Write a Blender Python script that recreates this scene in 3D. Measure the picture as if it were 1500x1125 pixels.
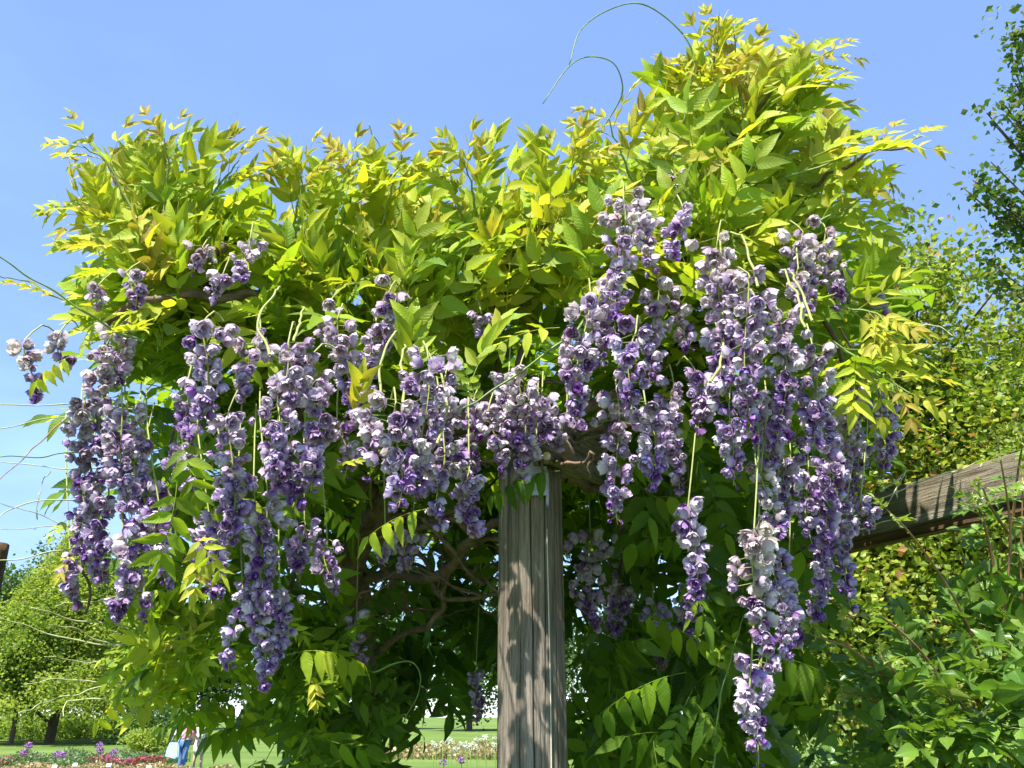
import bpy, bmesh, math, random
import numpy as np
from mathutils import Vector, Matrix
R = math.radians
rng = np.random.default_rng(11)
random.seed(5)
for o in list(bpy.data.objects): bpy.data.objects.remove(o)
sc = bpy.context.scene
COL = sc.collection
# ------------------------------------------------------------------ camera, sky, sun, exposure
EYE, TILT, FPX = 1.55, R(20.6), 1300.0
cam_d = bpy.data.cameras.new('camera'); cam = bpy.data.objects.new('camera', cam_d); COL.objects.link(cam)
cam.location = (0, 0, EYE); cam.rotation_euler = (R(90) + TILT, 0, 0)
cam_d.sensor_width = 36; cam_d.lens = 36 * FPX / 1500; cam_d.clip_end = 3000; cam_d.clip_start = 0.05
sc.camera = cam
SUN_EL, SUN_AZ = R(61), math.atan2(-0.45, -0.89)          # azimuth measured from +Y towards +X
world = bpy.data.worlds.new('World'); sc.world = world; world.use_nodes = True
nt = world.node_tree; nt.nodes.clear()
wo = nt.nodes.new('ShaderNodeOutputWorld'); bg = nt.nodes.new('ShaderNodeBackground')
sky = nt.nodes.new('ShaderNodeTexSky'); sky.sky_type = 'NISHITA'; sky.sun_disc = False
sky.sun_elevation = SUN_EL; sky.sun_rotation = SUN_AZ; sky.air_density = 1.0; sky.dust_density = 0.0; sky.ozone_density = 1.8; sky.altitude = 800
tc = nt.nodes.new('ShaderNodeTexCoord'); mp = nt.nodes.new('ShaderNodeMapping'); mp.inputs['Scale'].default_value = (1.2, 1.0, 3.5)
mp.inputs['Rotation'].default_value = (0.3, 0.35, 0.2)
nz = nt.nodes.new('ShaderNodeTexNoise'); nz.inputs['Scale'].default_value = 1.7; nz.inputs['Detail'].default_value = 7; nz.inputs['Roughness'].default_value = 0.55
rp = nt.nodes.new('ShaderNodeMapRange'); rp.inputs[1].default_value = 0.42; rp.inputs[2].default_value = 0.8; rp.inputs[3].default_value = 0.76; rp.inputs[4].default_value = 0.30
mx = nt.nodes.new('ShaderNodeMix'); mx.data_type = 'RGBA'; mx.inputs[7].default_value = (0.66, 1.10, 2.38, 1)
nt.links.new(tc.outputs['Generated'], mp.inputs[0]); nt.links.new(mp.outputs[0], nz.inputs[0]); nt.links.new(nz.outputs[0], rp.inputs[0])
nt.links.new(rp.outputs[0], mx.inputs[0]); nt.links.new(sky.outputs[0], mx.inputs[6]); nt.links.new(mx.outputs[2], bg.inputs[0])
bg.inputs[1].default_value = 0.15; nt.links.new(bg.outputs[0], wo.inputs[0])
sun_d = bpy.data.lights.new('sun', 'SUN'); sun_d.energy = 4.2; sun_d.angle = R(0.53); sun_d.color = (1, 0.95, 0.87)
sun = bpy.data.objects.new('sun', sun_d); COL.objects.link(sun)
SUN_DIR = Vector((math.sin(SUN_AZ) * math.cos(SUN_EL), math.cos(SUN_AZ) * math.cos(SUN_EL), math.sin(SUN_EL)))
sun.rotation_euler = SUN_DIR.to_track_quat('Z', 'Y').to_euler(); sun.location = SUN_DIR * 20
vs = sc.view_settings; vs.view_transform = 'Standard'; vs.look = 'None'; vs.exposure = 1.55; vs.gamma = 1; vs.use_curve_mapping = False
sc.cycles.max_bounces = 8; sc.cycles.diffuse_bounces = 4; sc.cycles.transmission_bounces = 5; sc.cycles.transparent_max_bounces = 4
sc.cycles.use_adaptive_sampling = True; sc.cycles.adaptive_threshold = 0.02

# ------------------------------------------------------------------ helpers
CT, ST = math.cos(TILT), math.sin(TILT)
def at(px, py, Y):
    """World point at world depth Y seen at photo pixel (px, py)."""
    u = (px - 750) / FPX; v = -(py - 562.5) / FPX
    d = np.array([u, CT - v * ST, ST + v * CT]); return np.array([0, 0, EYE]) + d * (Y / d[1])
def project(P):
    P = np.atleast_2d(P) - np.array([0, 0, EYE])
    d = P[:, 1] * CT + P[:, 2] * ST; up = -P[:, 1] * ST + P[:, 2] * CT
    return 750 + FPX * P[:, 0] / d, 562.5 - FPX * up / d, d
def nrm(v): v = np.asarray(v, float); return v / (np.linalg.norm(v) + 1e-9)
def props(o, label=None, cat=None, group=None, kind=None):
    if label: o['label'] = label
    if cat: o['category'] = cat
    if group: o['group'] = group
    if kind: o['kind'] = kind
    return o
def link(name, me, mat=None, parent=None):
    o = bpy.data.objects.new(name, me); COL.objects.link(o)
    if mat is not None and me is not None and not me.materials: me.materials.append(mat)
    if parent is not None:
        o.parent = parent; o.matrix_parent_inverse = Matrix.Translation(-parent.location)
    return o
def empty(name, loc):
    o = bpy.data.objects.new(name, None); o.empty_display_size = 0.1; COL.objects.link(o); o.location = Vector(loc); return o
def qmesh(name, V, F, uv=None, var=None, smooth=True, mat=None):
    V = np.asarray(V, np.float32); F = np.asarray(F, np.int32)
    me = bpy.data.meshes.new(name); me.vertices.add(len(V)); me.vertices.foreach_set('co', V.ravel())
    me.loops.add(F.size); me.loops.foreach_set('vertex_index', F.ravel())
    me.polygons.add(len(F)); me.polygons.foreach_set('loop_start', np.arange(len(F), dtype=np.int32) * 4)
    me.polygons.foreach_set('use_smooth', np.full(len(F), smooth))
    if uv is not None:
        l = me.uv_layers.new(name='UVMap'); l.data.foreach_set('uv', np.asarray(uv, np.float32)[F.ravel()].ravel())
    if var is not None:
        a = me.attributes.new('var', 'FLOAT_VECTOR', 'POINT'); a.data.foreach_set('vector', np.asarray(var, np.float32).ravel())
    me.update(calc_edges=True)
    if mat: me.materials.append(mat)
    return me
class Acc:
    """Collects quads with uv and var into one mesh."""
    def __init__(s): s.V = []; s.F = []; s.U = []; s.A = []; s.n = 0
    def add(s, V, F, U=None, A=None):
        V = np.asarray(V, float); s.V.append(V); s.F.append(np.asarray(F, int) + s.n)
        s.U.append(np.zeros((len(V), 2)) if U is None else U); s.A.append(np.zeros((len(V), 3)) if A is None else A); s.n += len(V)
    def arrays(s): return np.vstack(s.V), np.vstack(s.F), np.vstack(s.U), np.vstack(s.A)
    def mesh(s, name, mat=None, smooth=True):
        V, F, U, A = s.arrays(); return qmesh(name, V, F, U, A, smooth, mat)
def tube(pts, rad, n=6):
    pts = np.asarray(pts, float); m = len(pts); rad = np.broadcast_to(np.asarray(rad, float), (m,))
    T = np.gradient(pts, axis=0); T /= np.linalg.norm(T, axis=1)[:, None] + 1e-9
    up = np.array([0, 0, 1.0]) if abs(T[0][2]) < 0.9 else np.array([1.0, 0, 0])
    A = np.cross(T, up); A /= np.linalg.norm(A, axis=1)[:, None] + 1e-9; B = np.cross(T, A)
    th = np.linspace(0, 2 * np.pi, n, endpoint=False)
    V = pts[:, None, :] + rad[:, None, None] * (np.cos(th)[None, :, None] * A[:, None, :] + np.sin(th)[None, :, None] * B[:, None, :])
    V = V.reshape(-1, 3); i = np.arange(m - 1)[:, None] * n; j = np.arange(n)[None, :]; k = (np.arange(n) + 1)[None, :] % n
    F = np.stack([i + j, i + k, i + n + k, i + n + j], -1).reshape(-1, 4)
    U = np.stack([np.tile(np.linspace(0, 1, n), m), np.repeat(np.linspace(0, 1, m), n)], -1)
    # end cap fans made of quads (degenerate-free for n even)
    c = []
    for base in (0, (m - 1) * n):
        for q in range(0, n - 2, 2): c.append([base, base + q + 1, base + q + 2, base + (q + 3) % n])
    return V, np.vstack([F, np.array(c)]), U
def smooth_path(P, n=24):
    P = np.asarray(P, float)
    if len(P) < 3: return P[0] + (P[-1] - P[0]) * np.linspace(0, 1, n)[:, None]
    Q = np.vstack([2 * P[0] - P[1], P, 2 * P[-1] - P[-2]]); out = []
    k = max(2, n // (len(P) - 1))
    for i in range(1, len(Q) - 2):
        t = np.linspace(0, 1, k, endpoint=(i == len(Q) - 3))[:, None]
        a, b, c, d = Q[i - 1], Q[i], Q[i + 1], Q[i + 2]
        out.append(0.5 * (2 * b + (c - a) * t + (2 * a - 5 * b + 4 * c - d) * t ** 2 + (3 * b - a - 3 * c + d) * t ** 3))
    return np.vstack(out)
def frame(d, n):
    """rotation with +Y along d and +Z near n"""
    y = nrm(d); x = np.cross(y, nrm(n))
    if np.linalg.norm(x) < 1e-3: x = np.cross(y, [0.3, 0.2, 1])
    x = nrm(x); z = np.cross(x, y); return np.stack([x, y, z], 1)
def m4(Rm, t, s=1.0):
    M = Matrix.Identity(4)
    for i in range(3):
        for j in range(3): M[i][j] = Rm[i][j] * s
        M[i][3] = t[i]
    return M
def inside(poly, X, Y):
    poly = np.asarray(poly, float); r = np.zeros(len(X), bool); j = len(poly) - 1
    for i in range(len(poly)):
        xi, yi = poly[i]; xj, yj = poly[j]
        c = ((yi > Y) != (yj > Y)) & (X < (xj - xi) * (Y - yi) / (yj - yi + 1e-12) + xi); r ^= c; j = i
    return r
def edge_dist(poly, p):
    poly = np.asarray(poly, float); best = 1e9
    for i in range(len(poly)):
        a = poly[i - 1]; b = poly[i]; t = np.clip(np.dot(p - a, b - a) / np.dot(b - a, b - a), 0, 1)
        best = min(best, np.linalg.norm(p - a - t * (b - a)))
    return best
def sample_poly(poly, n):
    poly = np.asarray(poly, float); lo, hi = poly.min(0), poly.max(0); out = np.zeros((0, 2))
    while len(out) < n:
        p = rng.uniform(lo, hi, (n * 3, 2)); out = np.vstack([out, p[inside(poly, p[:, 0], p[:, 1])]])
    return out[:n]

# ------------------------------------------------------------------ materials
def new_mat(name):
    m = bpy.data.materials.new(name); m.use_nodes = True; m.node_tree.nodes.clear(); return m, m.node_tree
def N(t, typ, **kw):
    n = t.nodes.new(typ)
    for k, v in kw.items():
        if k.startswith('i_'):
            key = k[2:]; n.inputs[int(key) if key.isdigit() else key.replace('_', ' ')].default_value = v
        else: setattr(n, k, v)
    return n
def ramp(t, stops, src):
    r = N(t, 'ShaderNodeValToRGB'); e = r.color_ramp.elements
    while len(e) < len(stops): e.new(0.5)
    for q, (p, c) in zip(e, stops): q.position = p; q.color = (*c, 1)
    t.links.new(src, r.inputs[0]); return r.outputs[0]
def math_n(t, op, a, b=None, clamp=False):
    n = N(t, 'ShaderNodeMath', operation=op, use_clamp=clamp)
    for i, x in enumerate((a, b)):
        if x is None: continue
        if isinstance(x, (int, float)): n.inputs[i].default_value = x
        else: t.links.new(x, n.inputs[i])
    return n.outputs[0]
def mixc(t, fac, a, b, blend='MIX'):
    n = N(t, 'ShaderNodeMix', data_type='RGBA', blend_type=blend)
    for i, x in ((0, fac), (6, a), (7, b)):
        if isinstance(x, (int, float)): n.inputs[i].default_value = x
        elif isinstance(x, tuple): n.inputs[i].default_value = (*x, 1)
        else: t.links.new(x, n.inputs[i])
    return n.outputs[2]
def leaf_material(name, stops, trans=0.42, rough=0.42, spec=0.4, veins=True, tmul=(1.25, 1.25, 0.55)):
    m, t = new_mat(name); L = t.links.new
    at_ = N(t, 'ShaderNodeAttribute', attribute_name='var'); sp = N(t, 'ShaderNodeSeparateXYZ'); L(at_.outputs['Vector'], sp.inputs[0])
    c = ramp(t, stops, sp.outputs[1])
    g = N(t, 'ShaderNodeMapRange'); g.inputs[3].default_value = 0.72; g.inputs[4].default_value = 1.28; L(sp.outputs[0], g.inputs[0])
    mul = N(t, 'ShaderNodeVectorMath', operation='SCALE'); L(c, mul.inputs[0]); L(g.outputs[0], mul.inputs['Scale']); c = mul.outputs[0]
    normal = None
    if veins:
        uv = N(t, 'ShaderNodeUVMap', uv_map='UVMap'); s2 = N(t, 'ShaderNodeSeparateXYZ'); L(uv.outputs[0], s2.inputs[0])
        au = math_n(t, 'ABSOLUTE', s2.outputs[0]); w = math_n(t, 'SUBTRACT', s2.outputs[1], math_n(t, 'MULTIPLY', au, 0.16))
        sn = math_n(t, 'SINE', math_n(t, 'MULTIPLY', w, 62.0)); ve = math_n(t, 'POWER', math_n(t, 'MAXIMUM', sn, 0.0), 5.0)
        mid = math_n(t, 'GREATER_THAN', 0.06, au); vv = math_n(t, 'MAXIMUM', ve, mid)
        tex = N(t, 'ShaderNodeTexCoord'); no = N(t, 'ShaderNodeTexNoise', i_Scale=35.0, i_Detail=3.0); L(tex.outputs['Object'], no.inputs[0])
        c = mixc(t, math_n(t, 'MULTIPLY', vv, 0.17), c, mixc(t, 0.5, c, (0.5, 0.55, 0.18)))
        c = mixc(t, math_n(t, 'MULTIPLY', no.outputs[0], 0.35), c, mixc(t, 1.0, c, (0.75, 0.8, 0.6), 'MULTIPLY'))
        bp = N(t, 'ShaderNodeBump', i_Strength=0.5, i_Distance=0.004); L(math_n(t, 'ADD', math_n(t, 'MULTIPLY', vv, -0.8), no.outputs[0]), bp.inputs['Height']); normal = bp.outputs[0]
    p = N(t, 'ShaderNodeBsdfPrincipled'); p.inputs['Roughness'].default_value = rough; p.inputs['Specular IOR Level'].default_value = spec; L(c, p.inputs['Base Color'])
    tr = N(t, 'ShaderNodeBsdfTranslucent'); L(mixc(t, 1.0, c, tmul, 'MULTIPLY'), tr.inputs[0])
    if normal: L(normal, p.inputs['Normal'])
    ms = N(t, 'ShaderNodeMixShader'); ms.inputs[0].default_value = trans; L(p.outputs[0], ms.inputs[1]); L(tr.outputs[0], ms.inputs[2])
    o = N(t, 'ShaderNodeOutputMaterial'); L(ms.outputs[0], o.inputs[0]); return m
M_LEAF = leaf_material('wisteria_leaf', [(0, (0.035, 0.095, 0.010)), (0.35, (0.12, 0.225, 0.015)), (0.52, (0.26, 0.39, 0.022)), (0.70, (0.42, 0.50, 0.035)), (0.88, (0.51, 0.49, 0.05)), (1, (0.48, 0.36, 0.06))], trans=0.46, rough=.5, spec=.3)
M_ROSE = leaf_material('rose_leaf', [(0, (0.06, 0.15, 0.02)), (0.6, (0.18, 0.31, 0.04)), (1, (0.32, 0.38, 0.07))], trans=0.35, rough=0.28, spec=0.6)
def tree_leaf(name, stops, trans=0.4): return leaf_material(name, stops, trans=trans, rough=0.5, spec=0.3, veins=False)
M_BEECH = tree_leaf('yellow_green_leaf', [(0, (0.09, 0.17, 0.018)), (0.5, (0.25, 0.33, 0.04)), (0.85, (0.36, 0.37, 0.06)), (1, (0.34, 0.17, 0.07))])
M_DARKLEAF = tree_leaf('mid_green_leaf', [(0, (0.04, 0.095, 0.018)), (0.7, (0.10, 0.18, 0.03)), (1, (0.2, 0.2, 0.07))])
M_CONE = tree_leaf('feathery_leaf', trans=.55, stops=[(0, (0.14, 0.23, 0.03)), (0.5, (0.30, 0.38, 0.07)), (1, (0.40, 0.43, 0.11))])
M_FAR = tree_leaf('far_leaf', [(0, (0.03, 0.075, 0.02)), (0.6, (0.07, 0.15, 0.03)), (1, (0.12, 0.2, 0.04))])
def petal_material():
    m, t = new_mat('wisteria_petal'); L = t.links.new
    at_ = N(t, 'ShaderNodeAttribute', attribute_name='var'); sp = N(t, 'ShaderNodeSeparateXYZ'); L(at_.outputs['Vector'], sp.inputs[0])
    uv = N(t, 'ShaderNodeUVMap', uv_map='UVMap'); s2 = N(t, 'ShaderNodeSeparateXYZ'); L(uv.outputs[0], s2.inputs[0])
    tx = N(t, 'ShaderNodeTexCoord'); no = N(t, 'ShaderNodeTexNoise', i_Scale=45.0, i_Detail=1.0); L(tx.outputs['Object'], no.inputs[0])
    f = math_n(t, 'ADD', math_n(t, 'MULTIPLY', s2.outputs[1], 0.72), math_n(t, 'MULTIPLY', math_n(t, 'SUBTRACT', no.outputs[0], 0.5), 0.45))
    f = math_n(t, 'ADD', f, math_n(t, 'MULTIPLY', math_n(t, 'SUBTRACT', sp.outputs[0], 0.5), 0.75), clamp=True)
    c = ramp(t, [(0, (0.15, 0.025, 0.27)), (0.3, (0.29, 0.13, 0.44)), (0.62, (0.52, 0.40, 0.66)), (1, (0.80, 0.73, 0.83))], f)
    fade = ramp(t, [(0, (0.30, 0.20, 0.20)), (0.5, (0.56, 0.46, 0.44)), (1, (0.78, 0.72, 0.64))], f)
    c = mixc(t, sp.outputs[1], c, fade)
    p = N(t, 'ShaderNodeBsdfPrincipled'); p.inputs['Roughness'].default_value = 0.6; p.inputs['Specular IOR Level'].default_value = 0.2; L(c, p.inputs['Base Color'])
    tr = N(t, 'ShaderNodeBsdfTranslucent'); L(c, tr.inputs[0])
    ms = N(t, 'ShaderNodeMixShader'); ms.inputs[0].default_value = 0.3; L(p.outputs[0], ms.inputs[1]); L(tr.outputs[0], ms.inputs[2])
    o = N(t, 'ShaderNodeOutputMaterial'); L(ms.outputs[0], o.inputs[0]); return m
M_PETAL = petal_material()
def plain(name, col, rough=0.6, spec=0.3, noise=0.25, scale=20, metal=0.0, bump=0.0, vec='Object', stretch=(1, 1, 1)):
    m, t = new_mat(name); L = t.links.new
    tx = N(t, 'ShaderNodeTexCoord'); mp_ = N(t, 'ShaderNodeMapping'); mp_.inputs['Scale'].default_value = stretch; L(tx.outputs[vec], mp_.inputs[0])
    no = N(t, 'ShaderNodeTexNoise', i_Scale=float(scale), i_Detail=5.0); L(mp_.outputs[0], no.inputs[0])
    c = ramp(t, [(0.25, tuple(x * (1 - noise) for x in col)), (0.75, tuple(min(1, x * (1 + noise)) for x in col))], no.outputs[0])
    p = N(t, 'ShaderNodeBsdfPrincipled'); p.inputs['Roughness'].default_value = rough; p.inputs['Specular IOR Level'].default_value = spec; p.inputs['Metallic'].default_value = metal
    L(c, p.inputs['Base Color'])
    if bump:
        b = N(t, 'ShaderNodeBump', i_Strength=bump, i_Distance=0.01); L(no.outputs[0], b.inputs['Height']); L(b.outputs[0], p.inputs['Normal'])
    o = N(t, 'ShaderNodeOutputMaterial'); L(p.outputs[0], o.inputs[0]); return m
def wood(name, pale, mid, dark, axis_scale, warm=0.0):
    """Weathered timber: long grain along the axis with the smallest scale."""
    m, t = new_mat(name); L = t.links.new
    tx = N(t, 'ShaderNodeTexCoord'); mp_ = N(t, 'ShaderNodeMapping'); mp_.inputs['Scale'].default_value = axis_scale; L(tx.outputs['Object'], mp_.inputs[0])
    n1 = N(t, 'ShaderNodeTexNoise', i_Scale=1.0, i_Detail=8.0, i_Roughness=0.65, i_Distortion=0.4); L(mp_.outputs[0], n1.inputs[0])
    n2 = N(t, 'ShaderNodeTexNoise', i_Scale=3.3, i_Detail=6.0, i_Roughness=0.7); L(mp_.outputs[0], n2.inputs[0])
    n3 = N(t, 'ShaderNodeTexNoise', i_Scale=3.0, i_Detail=3.0); L(tx.outputs['Object'], n3.inputs[0])
    c = ramp(t, [(0.3, dark), (0.5, mid), (0.72, pale)], n1.outputs[0])
    fine = ramp(t, [(0.36, (0.42, 0.40, 0.38)), (0.56, (1, 1, 1))], n2.outputs[0]); c = mixc(t, 0.8, c, fine, 'MULTIPLY')
    patch = ramp(t, [(0.35, (0.75, 0.68, 0.56)), (0.65, (1.1, 1.08, 1.05))], n3.outputs[0]); c = mixc(t, 0.8, c, patch, 'MULTIPLY')
    p = N(t, 'ShaderNodeBsdfPrincipled'); p.inputs['Roughness'].default_value = 0.85; p.inputs['Specular IOR Level'].default_value = 0.2; L(c, p.inputs['Base Color'])
    b = N(t, 'ShaderNodeBump', i_Strength=1.0, i_Distance=0.010); L(math_n(t, 'ADD', n1.outputs[0], n2.outputs[0]), b.inputs['Height']); L(b.outputs[0], p.inputs['Normal'])
    o = N(t, 'ShaderNodeOutputMaterial'); L(p.outputs[0], o.inputs[0]); return m
M_POST = wood('weathered_post_wood', (0.46, 0.405, 0.35), (0.285, 0.245, 0.21), (0.12, 0.10, 0.082), (60, 60, 2.6))
M_BEAM = wood('weathered_beam_wood', (0.42, 0.38, 0.30), (0.27, 0.24, 0.185), (0.11, 0.095, 0.075), (1.4, 30, 34))
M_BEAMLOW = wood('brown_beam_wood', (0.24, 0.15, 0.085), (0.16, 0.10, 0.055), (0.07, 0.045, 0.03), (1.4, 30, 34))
M_BARK = plain('wisteria_bark', (0.15, 0.105, 0.075), 0.85, 0.2, 0.5, 30, bump=0.7)
M_TREEBARK = plain('tree_bark', (0.11, 0.08, 0.06), 0.9, 0.1, 0.4, 9, bump=0.6, stretch=(4, 4, 0.7))
M_STALK = plain('flower_stalk', (0.30, 0.33, 0.10), 0.6, 0.3, 0.2, 60)
M_SHOOT = plain('green_shoot', (0.16, 0.24, 0.06), 0.5, 0.3, 0.3, 40)
M_TENDRIL = plain('pale_tendril', (0.42, 0.43, 0.24), 0.6, 0.3, 0.25, 40)
M_CANE = plain('rose_cane', (0.25, 0.14, 0.07), 0.5, 0.4, 0.4, 25)
M_STEEL = plain('galvanised_steel', (0.45, 0.47, 0.47), 0.45, 0.5, 0.2, 40, metal=0.7)
M_WIRE = plain('pale_wire', (0.55, 0.52, 0.42), 0.5, 0.4, 0.15, 60)
M_CUT = plain('cut_wood', (0.55, 0.45, 0.30), 0.8, 0.2, 0.2, 80)
M_WHITE = plain('white_plate', (0.78, 0.78, 0.76), 0.5, 0.4, 0.04, 10)

# ------------------------------------------------------------------ ground
def lawn_material():
    m, t = new_mat('lawn'); L = t.links.new
    tx = N(t, 'ShaderNodeTexCoord'); a = N(t, 'ShaderNodeTexNoise', i_Scale=0.18, i_Detail=6.0); b = N(t, 'ShaderNodeTexNoise', i_Scale=6.0, i_Detail=8.0, i_Roughness=0.7)
    L(tx.outputs['Object'], a.inputs[0]); L(tx.outputs['Object'], b.inputs[0])
    c = ramp(t, [(0.3, (0.085, 0.15, 0.03)), (0.7, (0.16, 0.225, 0.055))], a.outputs[0])
    c = mixc(t, 0.6, c, ramp(t, [(0.3, (0.55, 0.55, 0.5)), (0.7, (1.2, 1.2, 1.1))], b.outputs[0]), 'MULTIPLY')
    p = N(t, 'ShaderNodeBsdfPrincipled'); p.inputs['Roughness'].default_value = 0.9; p.inputs['Specular IOR Level'].default_value = 0.1; L(c, p.inputs['Base Color'])
    bp = N(t, 'ShaderNodeBump', i_Strength=1.0, i_Distance=0.06); L(b.outputs[0], bp.inputs['Height']); L(bp.outputs[0], p.inputs['Normal'])
    o = N(t, 'ShaderNodeOutputMaterial'); L(p.outputs[0], o.inputs[0]); return m
g = np.linspace(-1, 1, 81); g = np.sign(g) * np.abs(g) ** 2.2 * 900
GX, GY = np.meshgrid(g, g + 30); 
def ground_z(x, y): return 0.05 * np.sin(x * 0.13 + 1) * np.cos(y * 0.11) + np.clip((y - 60) * 0.006, 0, 1.5)
GZ = ground_z(GX, GY); k = np.arange(80)[:, None] * 81 + np.arange(80)[None, :]
ground = link('ground', qmesh('ground', np.stack([GX, GY, GZ], -1).reshape(-1, 3), np.stack([k, k + 1, k + 82, k + 81], -1).reshape(-1, 4), mat=lawn_material())); props(ground, kind='structure')

# ------------------------------------------------------------------ timber: posts and beams
def cracked_post(name, x, y, z0, z1, rad, seed, mat, facets=8, turn=0.2, cracks=()):
    r_ = np.random.default_rng(seed); na, nz_ = (420 if len(cracks) > 3 else 160), 60
    th = np.linspace(0, 2 * np.pi, na, endpoint=False); zz = np.linspace(z0, z1, nz_)
    ph = r_.uniform(0, 6, 8); V = np.zeros((nz_, na, 3))
    for i, z in enumerate(zz):
        a = (th + turn) % (2 * np.pi / facets) - np.pi / facets
        rr = rad * np.cos(np.pi / facets) / np.cos(a); rr = 0.62 * rr + 0.38 * rad
        rr = rr * (1 + 0.006 * np.sin(5 * th + ph[0] + z * 1.3) + 0.003 * np.sin(23 * th + ph[1] + 0.8 * math.sin(z * 3)) + 0.0035 * np.sin(41 * th + ph[2] + 1.5 * math.sin(z * 2 + 1)))
        for (ca, w, dep, za, zb, wob) in cracks:
            f = np.clip((z - za) / 0.15, 0, 1) * np.clip((zb - z) / 0.15, 0, 1)
            c = ca + wob * math.sin(z * 4.1 + ca * 7) + 0.4 * wob * math.sin(z * 11)
            dlt = np.abs((th - c + np.pi) % (2 * np.pi) - np.pi); rr = rr - f * dep * np.exp(-(dlt / w) ** 2)
        taper = 1 + 0.05 * (z1 - z) / max(z1 - z0, .1)
        V[i, :, 0] = np.cos(th) * rr * taper; V[i, :, 1] = np.sin(th) * rr * taper; V[i, :, 2] = z - z0
    top = V[-1].copy(); V = V.reshape(-1, 3); i = np.arange(nz_ - 1)[:, None] * na; j = np.arange(na)[None, :]; kk = (j + 1) % na
    F = np.stack([i + j, i + kk, i + na + kk, i + na + j], -1).reshape(-1, 4)
    b = (nz_ - 1) * na; capF = [[b + q, b + q + 1, b + na - 2 - q, b + na - 1 - q] for q in range(na // 2 - 1)]
    o = link(name, qmesh(name, V, np.vstack([F, capF]), mat=mat)); o.location = (x, y, z0); return o
PX, PY, PR = 0.062, 3.0, 0.112
post = cracked_post('wooden_post', PX, PY, -0.3, 2.35, PR, 3, M_POST, turn=0.32,
    cracks=[(-1.55, 0.015, 0.016, 0.2, 2.4, 0.03), (-1.15, 0.014, 0.014, 1.5, 2.5, 0.02), (-1.9, 0.012, 0.010, 0.3, 1.9, 0.03), (-2.3, 0.02, 0.012, 0.0, 2.4, 0.05), (-0.75, 0.014, 0.012, 0.4, 2.2, 0.03), (-2.75, 0.02, 0.01, 0.4, 2.3, 0.04), (-1.32, 0.008, 0.008, 0.9, 1.6, 0.02)])
props(post, 'weathered grey cracked timber post holding up the wisteria', 'post')
def box(name, dims, mat, bevel=0.004, parent=None, loc=(0, 0, 0), rot=(0, 0, 0), jitter=0.0):
    bm = bmesh.new(); bmesh.ops.create_cube(bm, size=1)
    for v in bm.verts: v.co = Vector((v.co.x * dims[0], v.co.y * dims[1], v.co.z * dims[2]))
    if jitter:
        L_ = [e for e in bm.edges if abs((e.verts[0].co - e.verts[1].co).x) > dims[0] * 0.9]
        bmesh.ops.subdivide_edges(bm, edges=L_, cuts=30)
        for v in bm.verts:
            v.co.y += jitter * math.sin(v.co.x * 3.1 + v.co.z * 5) * 0.6; v.co.z += jitter * math.sin(v.co.x * 2.3 + 1) + random.uniform(-1, 1) * jitter * 0.25
    if bevel: bmesh.ops.bevel(bm, geom=[e for e in bm.edges if e.is_manifold and e.calc_face_angle(0) > 1.0], offset=bevel, segments=2, affect='EDGES')
    me = bpy.data.meshes.new(name); bm.to_mesh(me); bm.free(); o = link(name, me, mat)
    if parent is not None: o.parent = parent
    o.location = loc; o.rotation_euler = rot; return o
# small fittings on the post (front side, angle around -Y)
def on_post(ang, z, out=0.0): return Vector((math.cos(ang) * (PR * 1.0 + out), math.sin(ang) * (PR + out), z + 0.3))
pl = box('bracket_plate', (0.085, 0.006, 0.10), M_STEEL, 0.001, post, (0.012, -PR - 0.002, 2.29 + 0.3))
for sx in (-0.026, 0.026):
    for sz in (-0.03, 0.03):
        bm = bmesh.new(); bmesh.ops.create_cone(bm, cap_ends=True, segments=10, radius1=0.006, radius2=0.005, depth=0.006)
        me = bpy.data.meshes.new('nail_head'); bm.to_mesh(me); bm.free(); b = link('nail_head', me, M_STEEL); b.parent = pl; b.location = (sx, -0.005, sz); b.rotation_euler = (R(90), 0, 0)
A1 = -1.08
V, F, U = tube([on_post(A1, z, 0.006) for z in np.linspace(2.2, 2.33, 8)], 0.006, 10); c = link('conduit', qmesh('conduit', V, F, U, mat=M_STEEL)); c.parent = post
V, F, U = tube([on_post(A1 + 0.02 * math.sin(z * 5), z, 0.004) for z in np.linspace(0.0, 2.13, 40)], 0.0022, 8); c = link('wire', qmesh('wire', V, F, U, mat=M_WIRE)); c.parent = post

def beam(name, a, b, h, w, ztop, mat, label, low=True):
    a = np.array(a, float); b = np.array(b, float); L_ = np.linalg.norm(b - a); ang = math.atan2(b[1] - a[1], b[0] - a[0]); mid = (a + b) / 2
    r = empty(name, (mid[0], mid[1], ztop - h)); r.rotation_euler = (0, 0, ang); props(r, label, 'beam', kind='thing')
    box('main_board', (L_, w, h), mat, 0.008, r, (0, 0, h / 2), jitter=0.003)
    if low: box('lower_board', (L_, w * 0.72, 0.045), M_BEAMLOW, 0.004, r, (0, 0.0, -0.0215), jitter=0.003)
    return r
beam('timber_beam', (2.42, 2.86), (1.46, 5.16), 0.20, 0.10, 2.58, M_BEAM, 'bare weathered timber beam emerging from the flowers above the rose bush')
beam('timber_beam', (0.062, 2.85), (1.43, 4.95), 0.20, 0.10, 2.555, M_BEAM, 'timber beam running back inside the wisteria toward the bare beam', low=False)
beam('timber_beam', (0.02, 2.93), (0.15, 6.1), 0.19, 0.10, 2.545, M_BEAM, 'timber beam deep under the wisteria roof running straight back', low=False)
p2 = cracked_post('wooden_post', 2.20, 3.40, -0.3, 2.335, 0.10, 8, M_POST, turn=0.1, cracks=[(-1.6, 0.02, 0.015, 0.2, 2.3, 0.03)]); props(p2, 'pale timber post under the bare beam behind rose shoots', 'post')
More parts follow.
